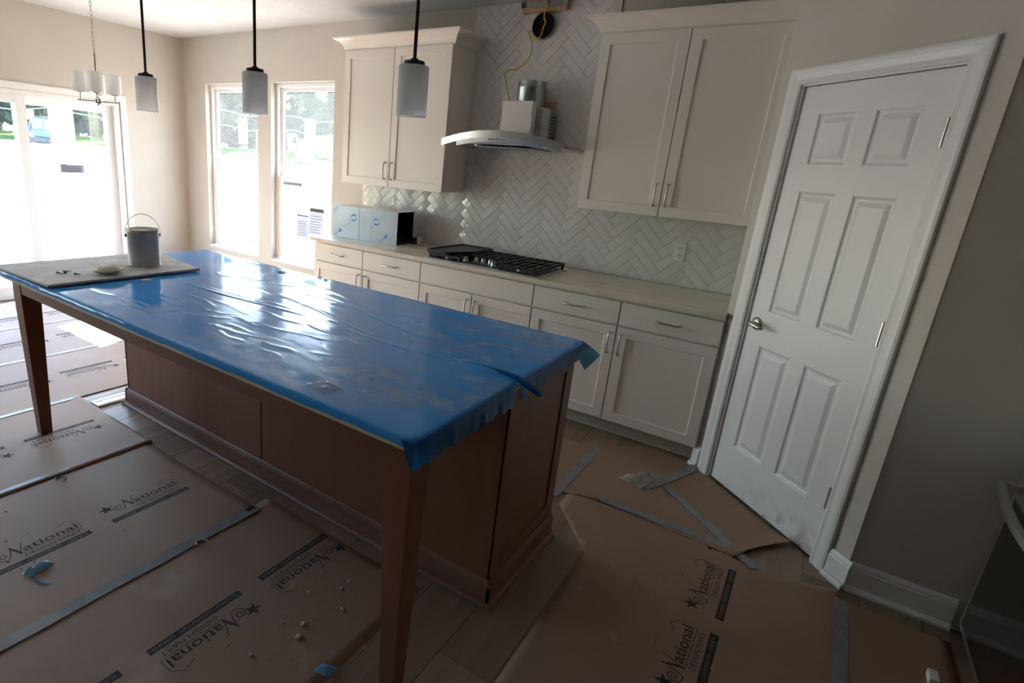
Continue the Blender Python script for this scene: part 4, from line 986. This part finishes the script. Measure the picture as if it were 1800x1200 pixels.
def make_logo():
    L = MB(); z = 0
    def merge(mb, m): L.add(mb.v, mb.f, m)
    def stroke(P, w_):
        P = [Vector((p[0], p[1])) for p in P]; n = len(P)
        ww = w_ if isinstance(w_, list) else [w_]*n; a = []; b = []
        for i in range(n):
            d = (P[min(n-1, i+1)]-P[max(0, i-1)]).normalized(); q = Vector((-d.y, d.x))*ww[i]/2; a.append(P[i]+q); b.append(P[i]-q)
        L.add([(p.x, p.y, z) for p in a]+[(p.x, p.y, z) for p in b], [(n+i, n+i+1, i+1, i) for i in range(n-1)], 0)
    L.add([(0, 0, z), (.355, 0, z), (.355, .029, z), (0, .029, z)], [(0,1,2,3)], 0)
    merge(text_mb('FLOORING - COUNTERTOPS - CABINETS', (.325, .0125), .015, .0082, z=.0003), 1)
    merge(text_mb('DESIGN MART', (.205, .0195), .128, .042), 0)
    merge(text_mb('ational', (.200, .042), .135, .080), 0)
    stroke([(.118, .0715), (.346, .0715)], .0024)
    stroke([(.346, .0703), (.346, .128)], .0024); stroke([(.3465, .127), (.313, .158)], .0024); stroke([(.3125, .1585), (.272, .140)], .0024)
    stroke([(.084, .070), (.092, .092), (.106, .142)], [.003, .004, .005]); stroke([(.100, .142), (.112, .110), (.124, .074)], [.004, .011, .006]); stroke([(.120, .074), (.132, .112), (.146, .146), (.156, .152)], [.004, .0035, .003, .002])
    sw = [(.084, .071), (.066, .070), (.050, .080), (.046, .097), (.056, .112), (.072, .111), (.079, .099), (.072, .088), (.060, .090), (.058, .100), (.066, .104)]
    sp_ = smooth_path([(x, y, 0) for x, y in sw], 4); stroke([(p.x, p.y) for p in sp_], .0040)
    st_ = []
    for k in range(10):
        a = pi/2+k*pi/5+.1; r = .033 if k % 2 == 0 else .0125; st_.append((.022+r*cos(a)*1.05, .116+r*sin(a), z))
    L.add([(.022, .116, z)]+st_, [(0, k+1, (k+1) % 10+1) for k in range(10)], 0)
    stroke([(.158, .182), (.190, .182)], .0018)
    me = bpy.data.meshes.new('printed_logo'); me.from_pydata(L.v, [], L.f); me.materials.append(M['ink']); me.materials.append(M['kraft'])
    me.polygons.foreach_set('material_index', L.m); return me
LOGO = make_logo()
def add_logo(sheet, x, y, z, rz):
    o = bpy.data.objects.new('printed_logo', LOGO); C.objects.link(o); o.parent = sheet
    o.matrix_local = ORG[sheet.name].inverted() @ Matrix.Translation((x, y, z)) @ Matrix.Rotation(rz, 4, 'Z')
def paper(poly, z, label, mat='kraft', lift=None, res=.045, name='floor_paper'):
    """a sheet lying on the floor; lift = [(x0,y0,x1,y1,height,width)] edges that curl up"""
    xs_ = [p[0] for p in poly]; ys_ = [p[1] for p in poly]
    if sum(poly[i][0]*poly[(i+1) % len(poly)][1]-poly[(i+1) % len(poly)][0]*poly[i][1] for i in range(len(poly))) < 0: poly = poly[::-1]
    bm = bmesh.new(); f = bm.faces.new([bm.verts.new((x, y, 0)) for x, y in poly])
    for ax, lo, hi in ((0, min(xs_), max(xs_)), (1, min(ys_), max(ys_))):
        c = lo+res
        while c < hi:
            co = [0, 0, 0]; co[ax] = c; no = [0, 0, 0]; no[ax] = 1
            bmesh.ops.bisect_plane(bm, geom=bm.verts[:]+bm.edges[:]+bm.faces[:], plane_co=co, plane_no=no); c += res
    bm.verts.index_update(); mb = MB(); vs = []
    for v in bm.verts:
        h = 0
        for (x0, y0, x1, y1, hh, ww) in (lift or []):
            ux, uy = x1-x0, y1-y0; LL = ux*ux+uy*uy; s = min(1, max(0, ((v.co.x-x0)*ux+(v.co.y-y0)*uy)/LL))
            d = hypot(v.co.x-x0-s*ux, v.co.y-y0-s*uy); h = max(h, hh*max(0, 1-d/ww)**2)
        vs.append((v.co.x, v.co.y, z+h))
    fs_ = [tuple(v.index for v in q.verts) for q in bm.faces]; bm.free()
    n = len(vs); mb.add(vs, fs_)
    cx, cy = sum(xs_)/len(xs_), sum(ys_)/len(ys_)
    o = one(name, mb, mat, label, 'floor paper', (cx, cy, z), group=None, smooth=True, fixn=False)
    md = o.modifiers.new('thickness', 'SOLIDIFY'); md.thickness = .0007; md.offset = -1
    return o
def rect(x0, x1, y0, y1): return [(x0, y0), (x1, y0), (x1, y1), (x0, y1)]
Z1 = .0016; HP = pi/2
sA = paper(rect(-1.835, -.935, -3.95, -2.466), Z1, 'brown printed floor paper nearest the near island leg, dusty with chips', 'kraft_dusty')
sB = paper(rect(-2.745, -1.812, -3.95, -2.556), Z1+.0016, 'brown printed floor paper with a blue tape scrap, between taped seams', lift=[(-2.0, -2.556, -1.812, -2.556, .008, .10)])
sC = paper(rect(-3.600, -2.706, -3.95, -2.536), Z1+.0032, 'brown printed floor paper under the far island leg, right edge curling', lift=[(-2.706, -3.95, -2.706, -2.536, .004, .10), (-3.30, -2.536, -3.56, -2.536, .006, .06)])
sD = paper(rect(-4.455, -3.548, -4.2, -1.0), Z1+.0048, 'brown printed floor paper just beyond the far island leg')
sE = paper(rect(-5.285, -4.42, -4.2, -.85), Z1+.0064, 'brown printed floor paper crossed by the patch of sunlight')
sF = paper(rect(-6.10, -5.245, -4.2, -.75), Z1+.0080, 'brown printed floor paper in front of the sliding door')
for y in (-2.478, -2.922, -3.367): add_logo(sA, -1.452, y, Z1+.0004, -HP)
for y in (-3.017, -3.462, -3.907): add_logo(sB, -2.163, y, Z1+.0020, HP)
for y in (-2.628, -3.073, -3.518): add_logo(sC, -3.190, y, Z1+.0036, -HP)
for y in (-1.650, -2.095, -2.540, -2.985, -3.430): add_logo(sD, -4.045, y, Z1+.0052, -HP)
for y in (-1.320, -1.765, -2.210, -2.655, -3.1): add_logo(sE, -4.893, y, Z1+.0068, -HP)
for y in (-1.132, -1.577, -2.022, -2.467, -2.912): add_logo(sF, -5.605, y, Z1+.0084, -HP)
r1p = [(-.75, -1.40), (.02, -1.385), (.13, -1.43), (.30, -1.372), (.398, -1.335), (.402, -1.42), (.405, -3.70), (-.515, -3.70), (-.515, -1.83), (-.75, -1.545)]
sR1 = paper(r1p, Z1, 'large brown printed floor paper right of the island end')
sR3 = paper(rect(.380, .735, -3.70, -1.40), Z1+.0016, 'brown floor paper strip in front of the oven')
r2p = [(-.80, -1.45), (-.82, -.80), (-.70, -.70), (-.61, -.575), (-.50, -.545), (-.445, -.545), (-.38, -.60), (-.29, -.672), (-.215, -.70), (.215, -1.120), (.120, -1.235), (.06, -1.33), (.01, -1.40), (-.20, -1.395), (-.60, -1.37)]
sR2 = paper(r2p, Z1+.0018, 'brown floor paper in front of the pantry door, edge curling by hinge', lift=[(.215, -1.120, .06, -1.33, .022, .12)], res=.03)
sR4 = paper(rect(-1.72, -.79, -1.70, -.83), Z1+.0002, 'brown floor paper behind the island, along the base cabinets')
for y in (-1.860, -2.305, -2.75, -1.415): add_logo(sR1, .035, y, Z1+.0004, HP)
def strip(P, w_, z, label, mat='tape', curl=0):
    """tape strip along a path of floor points"""
    P = [Vector(p) for p in P]; n = len(P); a = []; b = []
    for i in range(n):
        d = (P[min(n-1, i+1)]-P[max(0, i-1)]); d.z = 0; d.normalize(); q = Vector((-d.y, d.x, 0))*w_/2
        a.append(P[i]+q); b.append(P[i]-q)
    up = Vector((0, 0, .0004))
    rings = [[a[i], b[i], b[i]+up, a[i]+up] for i in range(n)]
    return one('tape_strip', MB().loops(rings, cap0=True, cap1=True), mat, label, 'tape', tuple(P[0]))
def line(x0, y0, x1, y1, z, n=24, wav=.002):
    return [(x0+(x1-x0)*k/n+wav*sin(k*.9), y0+(y1-y0)*k/n+wav*sin(k*1.7), z) for k in range(n+1)]
zt = .0058
strip(line(-1.812, -3.95, -1.812, -2.545, zt), .052, zt, 'long grey tape over the floor paper seam nearest the camera')
strip(line(-2.735, -3.95, -2.735, -2.95, zt+.001), .040, zt, 'grey tape peeling at the curled floor paper edge')
strip(line(-3.563, -3.95, -3.558, -2.57, .0076), .030, zt, 'pale shiny tape on the paper seam by the far island leg')
strip(line(-4.43, -4.1, -4.43, -1.1, .0092), .030, zt, 'pale shiny tape on the paper seam beside the sun patch')
strip(line(-5.262, -4.1, -5.262, -.9, .0108), .030, zt, 'pale shiny tape on the paper seam nearest the sliding door')
zt2 = .0048
strip(line(-.598, -1.362, .015, -1.338, zt2), .044, zt2, 'grey tape strip running from island side toward the crossing tapes')
strip(line(-.482, -.885, .095, -1.430, zt2+.0012, wav=.003), .046, zt2, 'long diagonal grey tape strip in front of the pantry door')
strip([(-.455, -1.09, zt2+.002), (-.42, -1.02, zt2+.0024), (-.38, -.93, zt2+.0026), (-.345, -.83, zt2+.0024), (-.315, -.74, zt2+.0020), (-.296, -.672, zt2+.004), (-.290, -.655, zt2+.010)], .046, zt2, 'short grey tape strip reaching to the pantry door casing')
strip(line(-.805, -1.50, -.803, -.815, zt2), .048, zt2, 'grey tape strip beside the far end of the island')
strip(line(.402, -1.412, .375, -3.4, zt2), .046, zt2, 'wide grey tape strip on the floor paper near the oven')
crumple('plastic_wrap', 'clear', 'crumpled clear plastic wrapper on floor paper by the crossing tapes', 'plastic wrap', [(-.60, -1.09), (-.47, -1.13), (-.43, -.98), (-.50, -.93)], .006, .045, n=10, seed=9)
crumple('tape_scrap', 'btape', 'crumpled pale blue tape scrap on the floor paper', 'tape', [(-2.112, -3.385), (-2.07, -3.375), (-2.085, -3.285), (-2.125, -3.30)], .0045, .022, n=6, seed=12)
crumple('tape_scrap', 'btape', 'short pale blue tape tail folded from the blue tape scrap', 'tape', [(-2.09, -3.375), (-2.055, -3.37), (-1.985, -3.335), (-2.0, -3.365)], .0045, .012, n=5, seed=14)
crumple('tape_scrap', 'btape', 'bluish tape scrap at bottom edge beside the near island leg', 'tape', [(-.99, -2.99), (-.93, -2.97), (-.93, -2.93), (-.985, -2.945)], .003, .012, n=5, seed=15)
one('cardboard_scrap', MB().extr([(-.298, -2.212, .0026), (-.262, -2.245, .0026), (-.243, -2.21, .0026), (-.275, -2.18, .0026)], (0, 0, .002)), 'cardboard', 'small square of brown cardboard on the floor paper', 'cardboard', (-.27, -2.21, .0026))
# strings of torn paper
for (x, y, lab, rz) in [(-2.66, -3.02, 'dark twist of torn paper beside the curled paper edge', .6), (-1.765, -2.86, 'tan twist of torn paper beside the long grey tape', .2)]:
    z0 = .006
    one('paper_twist', MB().tube([(x+.035*cos(a)*(1 if a < 4 else .6), y+.02*sin(a), z0+.006+.006*sin(a*1.5)) for a in [k*.45 for k in range(12)]], [.001]+[.003]*10+[.001], 6), 'cardboard' if 'tan' in lab else 'mach_dark', lab, 'scrap', (x, y, z0), smooth=True)
# plaster chips on the near sheet
rc_ = random.Random(21)
def chip(x, y, r, z, label, group):
    q = 7; mb = MB(); a0 = rc_.random()*6; s = rc_.uniform(.5, 1)
    ring = [(x+r*cos(a0+2*pi*k/q)*rc_.uniform(.7, 1.1), y+r*s*sin(a0+2*pi*k/q)*rc_.uniform(.7, 1.1)) for k in range(q)]
    mb.loops([[(px, py, z) for px, py in ring], [(px, py, z+r*.35) for px, py in ring], [(x+(px-x)*.6, y+(py-y)*.6, z+r*.6) for px, py in ring]], cap0=True, cap1=True)
    one('plaster_chip', mb, 'plaster', label, 'chip', (x, y, z), group)
for k in range(34):
    big = k < 8
    x = rc_.gauss(-1.17, .10); y = rc_.gauss(-2.87, .10); r = rc_.uniform(.007, .013) if big else rc_.uniform(.0022, .005)
    if x > -.95 or y > -2.48: continue
    chip(x, y, r, Z1+.0006, 'larger pale plaster chip on the paper by the near leg' if big else 'tiny plaster crumb scattered on the paper by the near leg', 'large plaster chips' if big else 'plaster crumbs on the floor paper')
for k in range(16):
    x = rc_.uniform(-.62, .2); y = rc_.uniform(-2.3, -1.3); chip(x, y, rc_.uniform(.003, .007), .0052, 'small plaster crumb on the papered floor right of the island', 'plaster crumbs right of the island')
for k in range(8):
    x = rc_.uniform(-2.6, -1.9); y = rc_.uniform(-3.5, -2.65); chip(x, y, rc_.uniform(.003, .006), .0040, 'small plaster crumb on the paper with the blue tape scrap', 'plaster crumbs by the blue tape')
# moulding length left on the floor at the island end
one('trim_board', MB().extr([(-3.432, 0, .001), (-3.432, 0, .008), (-3.420, 0, .013), (-3.395, 0, .015), (-3.390, 0, .012), (-3.375, 0, .012), (-3.370, 0, .016), (-3.330, 0, .016), (-3.322, 0, .010), (-3.322, 0, .001)], (0, -.01, 0)).xf(Matrix.Diagonal((1, 74, 1, 1))).xf(Matrix.Translation((0, -1.79, 0))), 'trim', 'length of white moulded trim lying on floor along the island end', 'trim', (-3.375, -2.16, .001), bevel=.001, seg=1)

# ------------------------------------------------------------------ outdoors
def ground_z(r): 
    if r < 10: return -.32
    if r < 60: return -.32+(r-10)/50*1.25
    if r < 66: return .93+(r-60)/6*.72
    return 1.65
def polar(name, r0, r1, nr, a0, a1, na, mat, label=None):
    mb = MB(); rows = []
    for i in range(nr+1):
        r = r0+(r1-r0)*i/nr; row = []
        for j in range(na+1):
            a = radians(a0+(a1-a0)*j/na); row.append((0.02+r*sin(a), -3.99+r*cos(a), ground_z(r)+(.05*sin(a*60+r)*sin(r*1.3) if 12 < r < 59 else 0)))
        rows.append(row)
    mb.loops(rows, closed=False); return st(name, mb, mat, smooth=True)
polar('ground', 2.0, 60, 60, -130, 50, 90, 'dirt'); polar('ground_grass', 60, 160, 40, -130, 50, 60, 'grass')
# the ground outside must stay below the house floor
for v in bpy.data.objects['ground'].data.vertices:
    v.co.z = min(v.co.z, -.30) if hypot(v.co.x, v.co.y+3.99) < 11 else v.co.z
st('patio', MB().box(-10.4, XL-WT-.01, -4.6, .6, -.30, -.16), 'concrete')
t = thing('porch_post', 'white square porch post outside the sliding door', 'post', (-8.61, -.33, -.16))
ob('shaft', MB().box(-8.72, -8.50, -.44, -.22, -.16, 2.62), 'vinyl', t, bevel=.004, world=True)
ob('base_trim', MB().box(-8.735, -8.485, -.455, -.205, -.16, .0), 'vinyl', t, bevel=.004, world=True)
ob('capital', MB().box(-8.735, -8.485, -.455, -.205, 2.52, 2.62), 'vinyl', t, bevel=.004, world=True)
ob('beam', MB().box(-8.72, XL-WT-.002, -.43, -.23, 2.62, 2.86), 'vinyl', t, bevel=.004, world=True)
RT = random.Random(5)
def at(az, r, dz=0.): a = radians(az); return Vector((.02+r*sin(a), -3.99+r*cos(a), ground_z(r)+dz))
def crown_mesh(nl, seed, hgt_, wid, leaf, mat):
    rs = random.Random(seed); mb = MB()
    blobs = [(rs.uniform(-.55, .55)*wid, rs.uniform(-.4, .4)*wid, hgt_*rs.uniform(.05, .92), wid*rs.uniform(.30, .52)) for _ in range(13)]
    blobs += [(rs.uniform(-.7, .7)*wid, rs.uniform(-.5, .5)*wid, rs.uniform(.2, 3.2), wid*rs.uniform(.38, .55)) for _ in range(8)]
    for k in range(nl):
        bx_, by, bz_, br = blobs[k % len(blobs)]
        d = Vector((rs.gauss(0, 1), rs.gauss(0, 1), rs.gauss(0, 1))).normalized()*br*rs.uniform(.55, 1.05)
        c = Vector((bx_, by, bz_))+d; c.z = max(-.3, c.z)
        u = Vector((rs.gauss(0, 1), rs.gauss(0, 1), rs.gauss(0, 1))).normalized(); v = u.cross(Vector((rs.gauss(0, 1), rs.gauss(0, 1), rs.gauss(0, 1)))).normalized(); s_ = leaf*rs.uniform(.6, 1.3)
        mb.add([c-u*s_, c+v*s_*.6, c+u*s_, c-v*s_*.6], [(0,1,2,3)])
    return mesh('crown', mb, mat, fixn=False)
CR = [crown_mesh(4200, 1, 15.0, 3.0, .48, 'leaf1'), crown_mesh(4200, 2, 14.0, 3.1, .48, 'leaf2'), crown_mesh(3900, 3, 16.0, 2.9, .46, 'leaf3')]
TRK = mesh('trunk', MB().tube([(0, 0, -.5), (.1, .05, 3), (.0, .1, 7)], [.30, .22, .1], 8), 'bark', smooth=True)
kinds = ['dark leafy tree', 'mid green leafy tree', 'pale yellow-green leafy tree']
places = {}
az = -76.5; n = 0
while az < -38:
    k = n % 3 if n % 4 else 0; r = 70+12*((n*2) % 3)
    if az < -62: where = 'seen through the sliding door'
    elif az < -50: where = 'seen through the corner window'
    else: where = 'seen through the window by the cabinets'
    t = thing('tree', kinds[k]+' in the far tree line '+where, 'tree', at(az, r), RT.uniform(0, 6), group='far tree line, '+kinds[k]+', '+where)
    ob('trunk', TRK, 'bark', t); c = ob('crown', CR[k], None, t); q = RT.uniform(.85, 1.0); c.scale = (q, q, q); c.location.z = .3
    az += 1.75; n += 1
def machine(name, az, r, label, face, s=1., arm=True):
    t = thing(name, label, 'excavator', at(az, r, -.05), face)
    for y in (-.8, .8):
        ob('track', MB().loops([[(x, y-.22, z), (x, y+.22, z)] for x, z in [(-1.1, .3), (-.9, .05), (.9, .05), (1.1, .3), (.9, .6), (-.9, .6), (-1.1, .3)]], closed=False).add([], []), 'mach_dark', t)
    ob('track_frame', MB().box(-.95, .95, -1.02, 1.02, .1, .55), 'mach_dark', t, bevel=.05)
    ob('engine_deck', MB().box(-1.2, .6, -.75, .75, .6, 1.25), 'blue_mach' if arm else 'mach_dark', t, bevel=.08)
    cb = ob('cab', MB().box(-.5, .7, -.65, .65, 1.2, 2.35), 'blue_mach', t, bevel=.08)
    for bx_ in ((.69, .72, -.5, .5, 1.35, 2.2), (-.35, .55, -.67, -.64, 1.35, 2.2), (-.35, .55, .64, .67, 1.35, 2.2), (-.52, -.49, -.5, .5, 1.35, 2.2)): ob('cab_window', MB().box(*bx_), 'cabglass', cb)
    ob('roof', MB().box(-.6, .8, -.72, .72, 2.35, 2.45), 'mach_dark', t, bevel=.03)
    if arm:
        ob('boom', MB().tube([(.6, -.9, 1.0), (1.3, -.9, 2.3), (2.0, -.9, 1.9)], [.16, .14, .12], 6), 'orange', t)
        ob('stick', MB().tube([(2.0, -.9, 1.9), (2.2, -.9, .9)], [.12, .09], 6), 'blue_mach', t)
        ob('bucket', MB().extr([(1.9, -1.2, .9), (2.4, -1.2, .9), (2.5, -1.2, .4), (2.2, -1.2, .1), (1.9, -1.2, .4)], (0, .6, 0)), 'orange', t)
    ob('blade', MB().box(1.35, 1.5, -1.1, 1.1, .05, .55), 'mach_dark', t, bevel=.03)
    t.scale = (s, s, s); return t
machine('excavator', -68.3, 57, 'blue excavator with orange boom on the dirt beyond the sliding door', -2.6, .85)
machine('excavator', -46.9, 52, 'small blue machine on the dirt beyond the window by the cabinets', 2.2, .85, False)
t = thing('red_car', 'blurred red car parked before the far trees', 'car', at(-45.0, 62), .6)
ob('car_body', MB().box(-1.9, 1.9, -.8, .8, .35, .95), 'red', t, bevel=.15); ob('car_cabin', MB().box(-1.0, 1.1, -.7, .7, .9, 1.5), 'cabglass', t, bevel=.2)
for x in (-1.2, 1.2):
    for y in (-.75, .75): ob('wheel', MB().lathe([(0, -.1), (.33, -.1), (.33, .1), (0, .1)], 14, (x, y, .33), ax='y'), 'mach_dark', t)
for k, dz in enumerate((3.6, 2.2)):
    P = [tuple(at(a, 64, dz-.9*(1-((a+58)/16)**2)*.0+.25*sin(a))) for a in range(-76, -38, 2)]
    one('utility_wire', MB().tube(P, .035, 5), 'vinyl', ['upper', 'lower'][k]+' pale utility wire strung before the far trees', 'wire', P[0], smooth=True)
for k, (a, r, lab) in enumerate([(-66.5, 14, 'wooden survey stake in the dirt beyond the sliding door glass'), (-70.5, 22, 'thin survey stake in the dirt, far left of the sliding door')]):
    p = at(a, r); one('survey_stake', MB().box(p.x-.03, p.x+.03, p.y-.012, p.y+.012, p.z-.05, p.z+1.0).extr([(p.x-.03, p.y-.012, p.z+1), (p.x+.03, p.y-.012, p.z+1), (p.x, p.y-.012, p.z+1.05)], (0, .024, 0)), 'raw_wood', lab, 'stake', (p.x, p.y, p.z))
